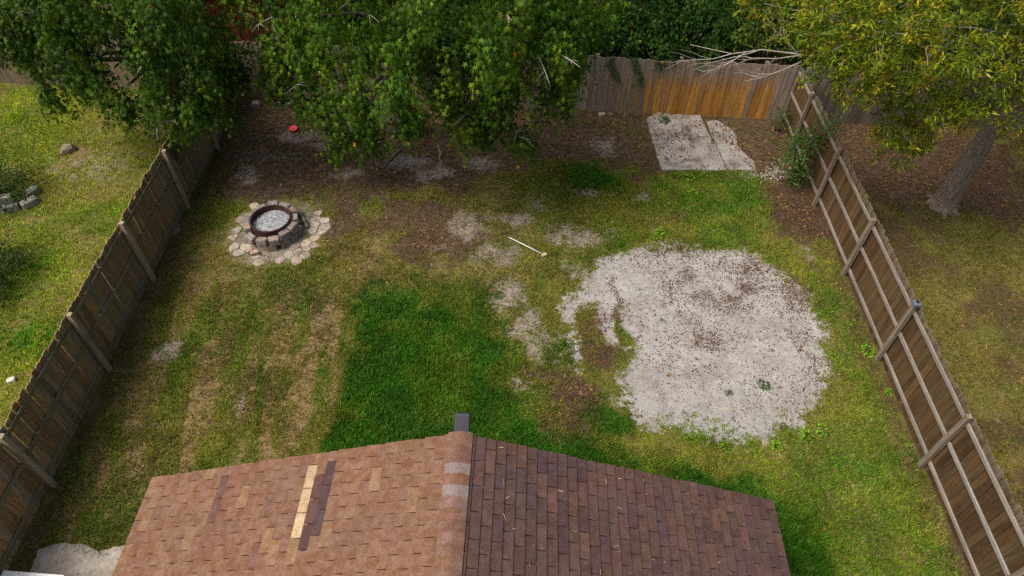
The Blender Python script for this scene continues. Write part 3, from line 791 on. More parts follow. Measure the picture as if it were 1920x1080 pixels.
# ridge caps
def cap_mesh(w):
    mb = MB(); nseg = 14; th = .005; rows = []
    for (y, lift) in ((0.0, .038), (-.20, .0345)):
        for k in range(nseg+1):
            x = (k/nseg-.5)*2*w
            rows.append((x, y, -K*(math.sqrt(x*x + .07**2) - .07)*1.15 - .008 + lift))
    n = nseg+1
    v = rows + [(x, y, z-th) for x, y, z in rows]
    f = []
    for k in range(nseg):
        f.append((n+k, n+k+1, k+1, k)); f.append((2*n+k, 2*n+k+1, 3*n+k+1, 3*n+k)[::-1])
        f.append((k, k+1, 2*n+k+1, 2*n+k)); f.append((n+k+1, n+k, 3*n+k, 3*n+k+1))
    f.append((0, 2*n, 3*n, n)); f.append((n-1, 2*n-1, 4*n-1, 3*n-1))
    return mb.add(v, f).mesh('ridge_cap', M['shingle'])
cm = cap_mesh(.16)
capc = [(.150,.085,.056),(.146,.080,.056),(.135,.074,.054),(.185,.15,.138),(.150,.080,.052),(.192,.155,.142),(.165,.10,.078),(.145,.078,.053),(.14,.076,.054),(.16,.095,.072),(.148,.082,.058)]
y = .012; k = 0
while y > -Lr + .1:
    link('ridge_cap', cm, roof, (0, y, RZ), (0, random.uniform(-.01, .01), random.uniform(-.008, .008)), vary(capc[k % len(capc)], .04, .02))
    y -= .145; k += 1

# bits of straw and leaf blown onto the right slope
r = np.random.RandomState(77); n = 34
dn_ = r.uniform(.4, 4.5, n); yy_ = r.uniform(-1.7, -.1, n); cs, sn = 1/SL, K/SL
N = np.tile((sn, 0, cs), (n, 1)); an = r.uniform(0, 6.28, n)
T = np.stack([np.cos(an)*cs, np.sin(an), -np.cos(an)*sn], 1)
P_ = np.stack([dn_*cs + sn*.034, yy_, RZ - dn_*sn + cs*.034], 1)
V, F, C = fan(P_, T, N, [(-.12, -1, 0), (.12, -1, 0), (.10, 1, .1), (-.10, 1, .1)], [(0, 1, 2, 3)], r.uniform(.015, .04, n), np.array([(.42,.30,.17)])*r.uniform(.6, 1.4, (n, 1)))
rd = link('roof_debris', meshnp('roof_debris', V, F, M['litter'], {'col': C}), None, (RX, GYE, 0), (0, 0, R(-1.0)))
tag(rd, 'pale bits of straw and leaf lying on the right roof slope', 'debris', kind='stuff')
# solar floodlight on the gable peak
sl = empty('solar_floodlight', (RX, GYE+.02, 3.98)); tag(sl, 'dark solar floodlight mounted on the gable peak of the shingle roof', 'floodlight')
MB().box((-.05, -.02, -.05), (.05, .06, .06)).obj('bracket', M['black_plastic'], sl, (.0, 0, 0))
hs = MB().prism([(-.098,-.02),(.098,-.02),(.104,.02),(.104,.275),(.085,.30),(-.085,.30),(-.104,.275),(-.104,.02)], 0, .055, .012).obj('housing', M['black_plastic'], sl, (0, .04, .04), (R(24), 0, 0))
MB().box((-.082, .03, .056), (.082, .245, .0605)).obj('solar_panel', M['panel'], sl, (0, .04, .04), (R(24), 0, 0))
for sx in (-1, 1): MB().prism([(.012*math.cos(a*math.pi/4), .012*math.sin(a*math.pi/4)) for a in range(8)], 0, .02, .004).obj('led_lens', M['lens'], sl, (sx*.108, .06, .075), None)

# ------------------------------------------------------------------ concrete
def noisy_edge(poly, n=5, amp=.018, seed=1):
    r = random.Random(seed); out = []
    for i in range(len(poly)):
        a = poly[i]; b = poly[(i+1) % len(poly)]
        for k in range(n):
            t = k/n; out.append((a[0]+(b[0]-a[0])*t + r.uniform(-amp, amp), a[1]+(b[1]-a[1])*t + r.uniform(-amp, amp)))
    return out
slab = empty('concrete_slab', (5.3, 16.4, 0)); tag(slab, 'cracked pale concrete slab on the soil by the back fence', 'slab')
for k, s in enumerate(SLABS):
    s2_ = [(x-5.3, y-16.4) for x, y in noisy_edge(s, 4, .016, 5+k)][::-1]
    MB().prism(s2_, -.08, .05 - .012*k, .012).obj('slab_piece', M['concrete'], slab)
pat = MB().prism([(x+7, y-4) for x, y in noisy_edge(PATIO, 6, .014, 9)][::-1], -.08, .018, .008).obj('patio_slab', M['patio'], None, (7*-1, 4, 0))
tag(pat, 'pale concrete patio corner beside the left roof eave', 'patio')
wb_ = MB(); wb_.box((-.6, -.06, 0), (.42, .06, .04)); wb_.box((-.55, -.03, -.25), (-.49, .03, 0)); wb_.box((.31, -.03, -.25), (.37, .03, 0))
st = wb_.obj('white_board', M['white'], None, (-7.72, 3.74, .29), (0, 0, R(-3))); tag(st, 'white board lying across the edge of the patio corner', 'board')

# ------------------------------------------------------------------ fire pit
pit = empty('fire_pit', (PIT[0], PIT[1], 0)); tag(pit, 'round stone fire pit with a rusty steel liner full of ash', 'fire pit')
def ring_mesh(r0, r1, z0, z1, n=48):
    mb = MB(); v = []
    for r, z in ((r0, z0), (r1, z0), (r1, z1), (r0, z1)):
        for k in range(n):
            a = 2*math.pi*k/n; v.append((r*math.cos(a), r*math.sin(a), z))
    f = []
    for q_ in range(4):
        for k in range(n):
            j = (k+1) % n; f.append((q_*n+k, q_*n+j, ((q_+1) % 4)*n+j, ((q_+1) % 4)*n+k))
    return mb.add(v, f)
ring_mesh(.468, .486, .05, .455).obj('steel_liner', M['rust'], pit, smooth=False)
ring_mesh(.460, .500, .457, .470).obj('liner_rim', M['rust'], pit, smooth=False)
# ash bed, mounded
mb = MB(); v = [(0, 0, .34)]; rr = random.Random(4)
for ring in range(1, 7):
    for k in range(24):
        a = 2*math.pi*k/24; r_ = .466*ring/6
        v.append((r_*math.cos(a), r_*math.sin(a), .33 - .02*(ring/6)**2 + rr.uniform(-.014, .014)))
f = [(0, 1+k, 1+(k+1) % 24) for k in range(24)]
for ring in range(5):
    for k in range(24):
        j = (k+1) % 24; b0 = 1+ring*24; f.append((b0+k, b0+24+k, b0+24+j, b0+j))
mb.add(v, f).obj('ash', M['ash'], pit, smooth=True)
def rock_mesh(name, sx, sy, sz, seed, mat, rough=.12):
    """block with knocked off corners, about 44 triangles"""
    import bmesh
    r = random.Random(seed); bm = bmesh.new()
    bmesh.ops.create_cube(bm, size=1.0)
    bmesh.ops.bevel(bm, geom=bm.edges[:], offset=.10, segments=1, affect='EDGES')
    for v in bm.verts:
        v.co.x = v.co.x*sx + r.uniform(-rough, rough)*sx*.5; v.co.y = v.co.y*sy + r.uniform(-rough, rough)*sy*.5; v.co.z = (v.co.z+.5)*sz + r.uniform(-rough, rough)*sz*.3
    me = bpy.data.meshes.new(name); bm.to_mesh(me); bm.free(); me.materials.append(mat); return me
stc = [(.20,.16,.13),(.24,.205,.165),(.20,.175,.15),(.175,.16,.148),(.235,.19,.152),(.165,.155,.148)]
for course, (z0, n, r_) in enumerate(((-.02, 14, .60), (.185, 13, .578))):
    for k in range(n):
        a = 2*math.pi*(k + .5*course)/n + random.uniform(-.05, .05)
        deg = math.degrees(a) % 360
        if course == 1 and 248 < deg < 262: continue            # the gap at the front
        w = 2*math.pi*r_/n*random.uniform(.86, .97); dpt = random.uniform(.15, .20)
        hgt = .205 if course == 0 else random.uniform(.215, .275)
        rad = r_ + random.uniform(-.015, .02)
        if course == 1 and 225 < deg < 300: hgt *= .75; rad += .06
        link('stone', rock_mesh('stone', dpt, w, hgt, course*50+k, M['stone']), pit, (rad*math.cos(a), rad*math.sin(a), z0), (random.uniform(-.04, .04), random.uniform(-.04, .04), a), vary(stc[random.randrange(6)], .15))
for k, (x, y, rz, sx, sy, sz) in enumerate([(-.28, -.80, .3, .2, .13, .12), (-.42, -.72, 1.1, .17, .1, .10)]):
    link('stone', rock_mesh('stone', sx, sy, sz, 200+k, M['stone']), pit, (x, y, .0), (0, 0, rz), vary((.30,.23,.17), .1))
# flagstones: cells of a jittered point set in a ring
apron = empty('flagstone_apron', (PIT[0], PIT[1], 0)); tag(apron, 'ring of pale irregular flagstones laid around the fire pit', 'paving')
r = random.Random(12); pts = []
tries = 0
while len(pts) < 95 and tries < 9000:
    tries += 1
    a = r.uniform(0, 2*math.pi); q_ = math.sqrt(r.uniform(.66**2, 1.32**2))
    p = (q_*math.cos(a), q_*math.sin(a))
    if all(math.hypot(p[0]-o[0], p[1]-o[1]) > .185 for o in pts): pts.append(p)
def clip(poly, nx, ny, d):
    out = []
    for i in range(len(poly)):
        a = poly[i]; b = poly[(i+1) % len(poly)]
        da = a[0]*nx+a[1]*ny-d; db = b[0]*nx+b[1]*ny-d
        if da <= 0: out.append(a)
        if da*db < 0:
            t_ = da/(da-db); out.append((a[0]+(b[0]-a[0])*t_, a[1]+(b[1]-a[1])*t_))
    return out
for i, p in enumerate(pts):
    rad = math.hypot(*p); ang = math.degrees(math.atan2(p[1], p[0])) % 360
    outer = 1.10 if 130 < ang < 300 else 1.24
    if rad > outer or rad < .80: continue
    if 40 < ang < 128: continue                                  # bare soil behind the pit
    if 262 < ang < 300 and rad < .95: continue                   # stones missing at the front
    cell = [(p[0]+.16*math.cos(t_*math.pi/6+.2), p[1]+.16*math.sin(t_*math.pi/6+.2)) for t_ in range(12)]
    for j, o in enumerate(pts):
        if j == i: continue
        dx, dy = o[0]-p[0], o[1]-p[1]; L_ = math.hypot(dx, dy)
        if L_ > .5: continue
        cell = clip(cell, dx/L_, dy/L_, (p[0]+o[0])/2*dx/L_ + (p[1]+o[1])/2*dy/L_ - .009)
        if len(cell) < 3: break
    if len(cell) < 3: continue
    cell = [(x-p[0], y-p[1]) for x, y in cell]
    MB().prism(cell, -.03, .014 + r.uniform(0, .016), .007).obj('flagstone', M['flag'], apron, (p[0], p[1], 0), (r.uniform(-.03, .03), r.uniform(-.03, .03), 0), vary(random.choice([(.31,.275,.225), (.34,.305,.25), (.27,.235,.205), (.285,.24,.21)]), .15))
lg = MB(); lg.tube([(-.18, .33, .02), (-.02, .05, .03), (.17, -.27, .03)], [.045, .05, .045], 8)
o = lg.obj('firewood_log', M['log'], None, (-5.36, 12.72, .04), None, (.23,.22,.18), True); tag(o, 'short grey weathered log lying against the stone fire pit', 'log')

# ------------------------------------------------------------------ small things on the ground
def disc(name, mat, r0, parent=None, loc=(0,0,0), prof=()):
    mb = MB(); n = 20; v = []
    for r_, z in prof:
        for k in range(n): v.append((r_*math.cos(2*math.pi*k/n), r_*math.sin(2*math.pi*k/n), z))
    f = []
    for q_ in range(len(prof)-1):
        for k in range(n): j = (k+1) % n; f.append((q_*n+k, q_*n+j, (q_+1)*n+j, (q_+1)*n+k))
    f.append(tuple(range((len(prof)-1)*n, len(prof)*n)))
    return mb.add(v, f).obj(name, mat, parent, loc, smooth=True)
o = disc('toy_disc', M['red_plastic'], .15, None, (-6.48, 16.55, .03), ((.11, 0), (.13, .012), (.135, .035), (.125, .052), (.11, .058), (.095, .046), (.03, .042)))
tag(o, 'bright red plastic disc lying on the bare soil by the big tree', 'toy')
p = MB(); p.tube([(-.44, .28, .045), (-.36, .235, .04), (.0, .0, .035), (.36, -.24, .035)], [.010, .013, .013, .013], 8)
o = p.obj('metal_pole', M['pole'], None, (.33, 11.95, .02), None, smooth=True); tag(o, 'thin pale metal pole lying on the grass above the sand circle', 'pole')
o = link('pole_block', rock_mesh('pole_block', .12, .09, .08, 77, M['stone']), None, (.77, 11.66, .0), (0, 0, .4), (.42,.36,.28)); tag(o, 'small pale block at the end of the metal pole', 'block')
def loose(name, label, cat, x, y, sx, sy, sz, rz, col, seed, mat='stone', group=None):
    o = link(name, rock_mesh(name, sx, sy, sz, seed, M[mat], .05), None, (x, y, float(gz(x, y)[0])-.01), (0, 0, rz), col); return tag(o, label, cat, group)
loose('brick', 'pale tan brick lying at the foot of the grey back fence', 'brick', 2.60, 17.62, .20, .10, .09, .25, (.42,.35,.26), 81)
loose('brick', 'brown brick right beside the pale tan brick at the back fence', 'brick', 2.86, 17.66, .18, .10, .08, -.5, (.16,.12,.10), 82)
loose('concrete_block', 'grey concrete block in the far left corner of the yard', 'block', -7.88, 17.75, .24, .19, .16, .1, (.26,.25,.24), 83)
loose('concrete_block', 'grey concrete block between the left corner and the big tree', 'block', -7.02, 17.8, .38, .18, .16, -.05, (.23,.22,.21), 84)
def boulder(name, sx, sy, sz, seed, mat):
    import bmesh
    r = random.Random(seed); bm = bmesh.new(); bmesh.ops.create_icosphere(bm, subdivisions=2, radius=1.0)
    for v in bm.verts:
        k = 1 + .22*math.sin(v.co.x*3.1+seed)*math.cos(v.co.y*2.7+seed*.7) + r.uniform(-.10, .10)
        v.co = Vector((v.co.x*sx*k, v.co.y*sy*k, v.co.z*sz*k))
    me = bpy.data.meshes.new(name); bm.to_mesh(me); bm.free(); me.materials.append(mat); return me
o = link('rock', boulder('rock', .22, .18, .15, 85, M['stone']), None, (-12.55, 15.38, .03), (0, 0, .3), (.17,.14,.105)); tag(o, 'grey brown rock half sunk in the left lawn', 'rock')
for k, (x, y, z, rz, lb) in enumerate([(-12.85, 12.86, 0, .35, 'lowest grey block of the pile by the left shrub'), (-12.45, 13.05, 0, .9, 'grey block turned aside at the right of the pile by the left shrub'),
                                       (-12.60, 13.45, 0, 1.2, 'farthest grey block of the pile by the left shrub'), (-12.95, 12.95, .2, .2, 'grey block resting on top of the pile by the left shrub')]):
    o = loose('cinder_block', lb, 'block', x, y, .40, .20, .20, rz, (.26,.255,.23), 90+k); o.location.z += z
o = loose('pale_rock', 'whitish stone on the lawn against the left fence', 'stone', -10.3, 7.73, .15, .11, .09, .5, (.5,.48,.44), 95)
# white shell bits beside the slab
r = np.random.RandomState(5); n = 520
x = np.concatenate([r.normal(6.7, .45, 320), r.normal(7.3, .22, 200)]); y = np.concatenate([r.normal(14.92, .13, 320), r.normal(15.08, .17, 200)])
N = unit(np.stack([r.normal(0, .5, n), r.normal(0, .5, n), np.ones(n)], 1)); an = r.uniform(0, 6.28, n)
T = np.stack([np.cos(an), np.sin(an), np.zeros(n)], 1); T = unit(T-N*(T*N).sum(1, keepdims=True))
P_ = np.stack([x, y, relief(x, y)+.012], 1)
V, F, C = fan(P_, T, N, [(0,-1,0),(.8,-.3,0),(.6,.7,0),(-.5,.8,0),(-.8,-.2,0),(0,0,.55)], [(0,1,5),(1,2,5),(2,3,5),(3,4,5),(4,0,5)], r.uniform(.008, .024, n), np.array([(.50,.46,.41)])*r.uniform(.5, 1.15, (n, 1)))
tag(link('shell_gravel', meshnp('shell_gravel', V, F, M['litter'], {'col': C})), 'white shell bits spilled at the right corner of the concrete slab', 'gravel', kind='stuff')

# ------------------------------------------------------------------ trees
def star_leaf():
    """five pointed leaf, stalk at the origin, tip along +y"""
    pts = []; angs = [-128, -62, 0, 62, 128]; ln = [.55, .85, 1.0, .85, .55]
    v = [(0, .32, .03)]
    out = []
    for k in range(5):
        a = math.radians(90 - angs[k]); out.append((math.cos(a)*ln[k]*.62, .34 + math.sin(a)*ln[k]*.66, -.10*ln[k]))
        if k < 4:
            a2 = math.radians(90 - (angs[k]+angs[k+1])/2); out.append((math.cos(a2)*.15, .34+math.sin(a2)*.16, .02))
    out.append((0, .12, .0))
    v += out; n = len(out)
    return v, [(0, 1+k, 1+(k+1) % n) for k in range(n)]
STAR = star_leaf()
LANCE = ([(0, 0, 0), (.13, .45, .04), (0, 1, -.06), (-.13, .45, .04)], [(0, 1, 2, 3)])
OVAL = ([(0, 0, 0), (.30, .40, .05), (0, 1, -.08), (-.30, .40, .05)], [(0, 1, 2, 3)])

def satellites(lobes, seed, n=3):
    r = random.Random(seed); out = list(lobes)
    for cx, cy, cz, rad in lobes:
        if rad < .55: continue
        for k in range(n):
            a = r.uniform(0, 2*math.pi); e = r.uniform(-1.1, .5); q_ = rad*r.uniform(.85, 1.12)
            out.append((cx + q_*math.cos(a)*math.cos(e), cy + q_*math.sin(a)*math.cos(e), cz + q_*math.sin(e), rad*r.uniform(.25, .48)))
    return out
def crown_leaves(lobes, tmpl, size, clumps, per, palette, seed, droop=.75, tipc=None, spread=.10, rosette=False, ylw=.02, length=(.25, .6), shell=(.5, 1.05), sat=3, gaps=0.0):
    lobes = satellites(lobes, seed, sat)
    r = np.random.RandomState(seed); PP = []; TT = []; NN = []; CC = []; tips = []
    for (cx, cy, cz, rad) in lobes:
        n = int(clumps*rad**2) + 4
        d = unit(r.normal(0, 1, (n, 3)) + np.array([0, -.18, .15]))
        rr_ = rad*r.uniform(shell[0], shell[1], n)[:, None]*(1 + .22*(fbm(d[:, 0]*2+cx, d[:, 2]*2+cz, 1.3, 3, seed % 50)[:, None]-.5)*2)
        c0 = np.array([cx, cy, cz])[None] + d*rr_*np.array([1, 1, .9])
        ax = unit(d*.8 + np.array([0, 0, -droop]) + r.normal(0, .25, (n, 3)))
        ln = r.uniform(length[0], length[1], n)[:, None]*min(1.0, .55+rad*.5)
        if gaps:
            kp = fbm(c0[:, 0]*.9 + c0[:, 1]*.45, c0[:, 2]*1.15 - c0[:, 1]*.3, 1.25, 3, 80 + seed % 7) > gaps
            n = int(kp.sum()); d, c0, ax, ln = d[kp], c0[kp], ax[kp], ln[kp]
            if n == 0: continue
        clc = np.array(palette)[r.choice(len(palette), n)]*r.uniform(.72, 1.3, (n, 1))
        tips.append(np.concatenate([c0 - ax*ln*.4, c0 + ax*ln*.6], 1))
        for k in range(per):
            u = (k + r.rand(n))/per
            p = c0 + ax*ln*(u[:, None]-.4) + r.normal(0, spread*.7, (n, 3))
            if rosette:
                a_ = unit(r.normal(0, 1, (n, 3)) + ax*.9 + np.array([0, 0, .15]))
                tdir = a_; nn = unit(np.cross(tdir, r.normal(0, 1, (n, 3)))); nn *= np.sign(nn[:, 2:3]+1e-6)
                p = c0 + r.normal(0, spread*.35, (n, 3))
                if k % 2: p = p + ax*ln*.35
            else:
                tdir = unit(ax*.6 + d*.25 + r.normal(0, .42, (n, 3)) + np.array([0, 0, -.65]))
                nn = unit(d*.75 + np.array([0, -.1, .45]) + r.normal(0, .45, (n, 3)))
                nn = unit(nn - tdir*(nn*tdir).sum(1, keepdims=True))
            c = clc*r.uniform(.6, 1.45, (n, 1))
            if tipc is not None: c = c*(1-.4*u[:, None]) + np.array(tipc)[None]*.4*u[:, None]
            ye = r.rand(n) < ylw; c[ye] = np.array([(.42, .22, .03)])*r.uniform(.6, 1.2, (ye.sum(), 1))
            PP.append(p); TT.append(tdir); NN.append(nn); CC.append(c)
    P = np.concatenate(PP); T = np.concatenate(TT); N = np.concatenate(NN); C = np.concatenate(CC)
    ok = P[:, 2] > .12
    P, T, N, C = P[ok], T[ok], N[ok], C[ok]
    sz = size*r.uniform(.7, 1.2, len(P))
    return fan(P, T, N, tmpl[0], tmpl[1], sz, C), np.concatenate(tips)

def tree(name, label, base, top, r0, lobes, leaf, mat_bark, seed, twigs=.3, limb_from=(.35, .95), mat_twig=None, lean_flare=True, group=None, limb_r=.085, pale=0):
    root = empty(name, (base[0], base[1], 0)); tag(root, label, 'tree', group)
    r = random.Random(seed); B = Vector(base); T_ = Vector(top)
    off = Vector((base[0], base[1], 0))
    mb = MB(); npt = 16; path = []; rad = []
    for k in range(npt):
        t_ = k/(npt-1); p = B.lerp(T_, t_) + Vector((r.uniform(-.02, .02), r.uniform(-.02, .02), 0))*(1 if 0 < k < npt-1 else 0)
        path.append(p - off); rad.append(r0*(1-.72*t_)*(1.55 if k == 0 else 1.12 if k == 1 else 1))
    path.insert(1, path[0].lerp(path[1], .25)); rad.insert(1, r0*1.2)
    b0 = len(mb.v); mb.tube(path, rad, 30)
    for i_ in range(b0, len(mb.v)):
        v_ = Vector(mb.v[i_]); c_ = path[(i_-b0)//30]; k_ = 1 + r.uniform(-.07, .07)
        mb.v[i_] = tuple(c_ + (v_-c_)*k_)
    if lean_flare:
        for k in range(6):
            a = k*math.pi/3 + r.uniform(-.3, .3); l_ = r0*r.uniform(1.5, 2.2)
            mb.tube([Vector((math.cos(a)*r0*.55, math.sin(a)*r0*.55, r0*1.0)), Vector((math.cos(a)*r0*1.25, math.sin(a)*r0*1.25, r0*.25)), Vector((math.cos(a)*l_, math.sin(a)*l_, -.05))], [r0*.42, r0*.3, r0*.12], 7)
    bm_ = MB(); limbs = []
    for (cx, cy, cz, rd) in lobes:
        t_ = min(max((cz-1.0)/max(T_.z, .1), limb_from[0]), limb_from[1]) * r.uniform(.85, 1.0)
        s_ = B.lerp(T_, t_) - off; e_ = Vector((cx, cy, cz)) - off
        md = s_.lerp(e_, .5) + Vector((r.uniform(-.2, .2), r.uniform(-.2, .2), r.uniform(.1, .5)))
        q1 = s_.lerp(md, .5) + Vector((0, 0, .08)); q2 = md.lerp(e_, .5) + Vector((0, 0, .05))
        w = limb_r*r.uniform(.6, 1.1)
        limbs.append(MB().tube([s_, q1, md, q2, e_], [w, w*.8, w*.6, w*.42, w*.25], 6))
    (V, F, C), tips = leaf
    for tp in tips:
        if r.random() < twigs:
            a_ = Vector(tp[:3]) - off; b_ = Vector(tp[3:]) - off
            bm_.tube([a_, a_.lerp(b_, .5) + Vector((0, 0, .03)), b_], [.008, .006, .003], 3, False)
    if pale:
        pb = MB()
        for tp in [tips[r.randrange(len(tips))] for _ in range(pale)]:
            a_ = Vector(tp[:3]) - off; b_ = Vector(tp[3:]) - off
            dd = Vector((r.uniform(-.5, .5), -.6, r.uniform(-.1, .5))).normalized()*r.uniform(.35, .8)
            m_ = a_ + dd*.5 + Vector((0, 0, r.uniform(-.05, .08)))
            pb.tube([a_ - dd*.3, m_, a_ + dd + Vector((0, 0, -.08))], [.012, .009, .003], 4, False)
            for q_ in range(3):
                e_ = m_ + Vector((r.uniform(-.25, .25), -.15, r.uniform(-.2, .15)))
                pb.tube([m_, m_.lerp(e_, .5) + Vector((0, 0, .02)), e_], [.006, .004, .002], 3, False)
        pb.obj('bare_twigs', M['pale_twig'], root)['kind'] = 'stuff'
    mb.obj('trunk', mat_bark, root, smooth=True)
    for l_ in limbs: l_.obj('branch', mat_twig or mat_bark, root, smooth=True)
    bm_.obj('twigs', mat_twig or mat_bark, root, smooth=True)['kind'] = 'stuff'
    V = V - np.array([[off.x, off.y, 0]])
    link('crown', meshnp('crown', V, F, M['leaf'], {'col': C}), root)
    return root

GUM = [(.027,.078,.006), (.042,.105,.007), (.018,.056,.007), (.105,.160,.010), (.034,.090,.006), (.022,.064,.007)]
LB_ = [(-4.96,14.50,4.18,1.00),(-3.67,13.50,4.98,1.20),(-2.45,12.80,5.15,1.40),(-1.15,12.60,5.40,1.40),(0.10,13.00,5.22,1.25),(1.04,14.00,4.59,0.75),(-5.34,14.80,2.76,0.80),(-4.10,14.00,3.01,1.10),(-2.76,13.20,3.95,1.10),(-1.10,13.00,4.60,1.10),(-0.81,13.30,3.54,1.00),(0.13,13.50,3.97,1.10),(1.04,14.00,3.69,0.65),(-4.30,14.50,1.60,0.75),(-3.03,14.00,2.07,0.65),(-2.90,13.80,1.82,0.45),(-1.11,13.80,2.49,0.75),(-0.09,13.60,2.43,0.65),(0.72,14.00,2.84,0.55),(-1.00,13.80,1.79,0.45),(0.31,13.50,1.89,0.40),(-6.09,15.00,2.01,0.45),(-3.89,14.20,1.34,0.50)]
LB_ = [(a, b, c+.26, d) for a, b, c, d in LB_ if a > -6]
LBup = [(-3.2,14.2,6.6,1.5),(-1.0,14.0,6.9,1.6),(-4.5,15.8,5.8,1.5),(-2.2,15.8,6.9,1.7),(0.6,15.0,6.0,1.5),(-.5,16.2,6.5,1.6),(-2.5,15.2,8.2,1.6)]
tree('sweetgum_tree', 'large star leaved green tree over the middle of the back fence', (-3.3,16.6,-.05), (-2.4,15.3,7.6), .26, LB_+LBup,
     crown_leaves(LB_, STAR, .150, 54, 20, GUM, 21, sat=5, gaps=.40, tipc=(.095,.160,.009), ylw=.0015, droop=2.0, length=(.5, 1.05), spread=.12), M['bark_dark'], 31, pale=26)
# the upper storey of the same tree, kept lighter in count
up, tp_ = crown_leaves(LBup, STAR, .18, 34, 10, GUM, 22, ylw=.004)
sg = [o for o in bpy.data.objects if o.name == 'sweetgum_tree'][0]
link('crown_top', meshnp('crown_top', up[0]-np.array([[-3.3, 16.6, 0]]), up[1], M['leaf'], {'col': up[2]}), sg)
LA_ = [(-11.69,15.50,3.76,1.20),(-10.37,15.00,3.65,1.10),(-8.13,14.50,4.11,1.10),(-6.91,14.50,4.14,1.05),(-7.12,15.00,2.89,0.70),(-11.39,15.30,2.30,0.75),(-9.57,14.50,2.99,1.00),(-7.87,14.00,3.33,1.10),(-7.32,14.50,2.61,0.75),(-9.91,14.40,2.08,0.65),(-8.26,14.00,2.24,0.70),(-8.53,13.60,1.74,0.42),(-7.67,14.50,1.91,0.45),(-11.95,15.00,4.02,1.00),(-10.69,15.00,4.30,1.00),(-9.30,14.20,2.07,0.50),(-9.33,14.50,4.94,0.90),(-6.97,14.00,5.24,1.10),(-12.38,15.80,2.44,0.50),(-8.89,13.80,1.74,0.35)]
LA_ = [(a, b, c+.18, d) for a, b, c, d in LA_] + [(-8.45,13.55,2.05,.42),(-7.75,13.9,2.3,.4),(-9.0,13.8,2.2,.4)]
LAup = [(-8.6,15.3,6.0,1.4),(-10.5,16.0,6.0,1.5)]
tree('sweetgum_tree', 'star leaved green tree hanging over the far end of the left fence', (-9.6,17.0,-.05), (-9.2,15.6,6.4), .20, LA_+LAup,
     crown_leaves(LA_+LAup, STAR, .145, 50, 20, [(.023,.066,.006), (.033,.086,.007), (.016,.050,.007), (.070,.118,.009)], 23, sat=5, gaps=.41, tipc=(.066,.118,.009), ylw=.003, droop=2.0, length=(.45, .95), spread=.12), M['bark_dark'], 33, pale=20)
OAK = [(.160,.215,.012), (.215,.235,.014), (.095,.150,.012), (.26,.24,.018), (.130,.185,.012), (.07,.115,.010)]
LC_ = [(8.87,12.00,5.95,1.40),(7.71,12.00,5.92,1.30),(6.87,12.50,5.53,1.10),(6.21,13.00,5.47,0.95),(5.80,13.50,4.95,0.50),(6.53,13.00,4.70,0.50),(7.30,12.50,4.74,0.80),(8.18,12.00,4.95,1.00),(9.37,12.00,4.86,1.00),(8.25,12.30,3.90,0.70),(8.27,12.20,3.30,0.50),(8.69,12.20,3.58,0.58),(9.36,12.50,3.86,0.45),(10.95,12.40,4.45,0.50),(7.30,13.00,4.06,0.40),(5.32,14.50,5.08,0.50),(7.21,13.20,3.87,0.30),(8.28,12.20,2.92,0.36),(10.09,12.50,4.93,1.20)]
LCup = [(9.0,13.2,7.2,1.6),(11.2,13.6,6.8,1.8),(12.4,14.6,6.2,1.6),(10.6,15.4,7.0,1.7)]
oak = tree('oak_tree', 'yellow green narrow leaved oak with bare grey trunk right of the right fence', (11.34,13.80,-.05), (11.1,13.5,7.2), .27, LC_+LCup,
     crown_leaves(LC_+LCup, LANCE, .122, 120, 18, OAK, 25, gaps=.38, droop=.2, rosette=True, spread=.12, ylw=.012, sat=2), M['bark'], 35, twigs=.18, limb_from=(.55, .98), mat_twig=M['twig'], limb_r=.05)
# bare twigs at the left end of the oak's lowest limb
bt = MB(); o0 = Vector((11.34, 13.80, 0)); r = random.Random(8)
def twig(a, b, w, depth):
    a = Vector(a); b = Vector(b); L_ = (b-a).length
    p1 = a.lerp(b, .35) + Vector((r.uniform(-.06, .06), r.uniform(-.1, .1), r.uniform(-.05, .08)))*L_; p2 = a.lerp(b, .7) + Vector((r.uniform(-.06, .06), r.uniform(-.1, .1), r.uniform(-.03, .08)))*L_
    bt.tube([a-o0, p1-o0, p2-o0, b-o0], [w, w*.75, w*.5, w*.22], 5, False)
    if depth:
        for q_ in (p1, p2, p1.lerp(p2, .5)):
            dd = (b-a)*r.uniform(.35, .55); dd = Matrix.Rotation(r.uniform(-.8, .8), 3, 'Y') @ dd
            dd.y += r.uniform(-.2, .2)
            twig(q_, q_+dd, w*.5, depth-1)
for a, b, w in [((6.6,14.1,4.1), (3.85,14.2,4.25), .022), ((6.4,14.1,3.95), (5.3,14.2,3.37), .018), ((6.3,14.1,4.1), (4.9,14.2,3.75), .016), ((6.2,14.0,4.2), (5.35,14.2,4.9), .014), ((6.5,14.0,4.0), (6.9,14.1,3.45), .01), ((7.6,13.6,4.9), (6.5,14.1,4.05), .03)]:
    twig(a, b, w, 2)
bt.obj('bare_twigs', M['pale_twig'], oak, smooth=True)['kind'] = 'stuff'

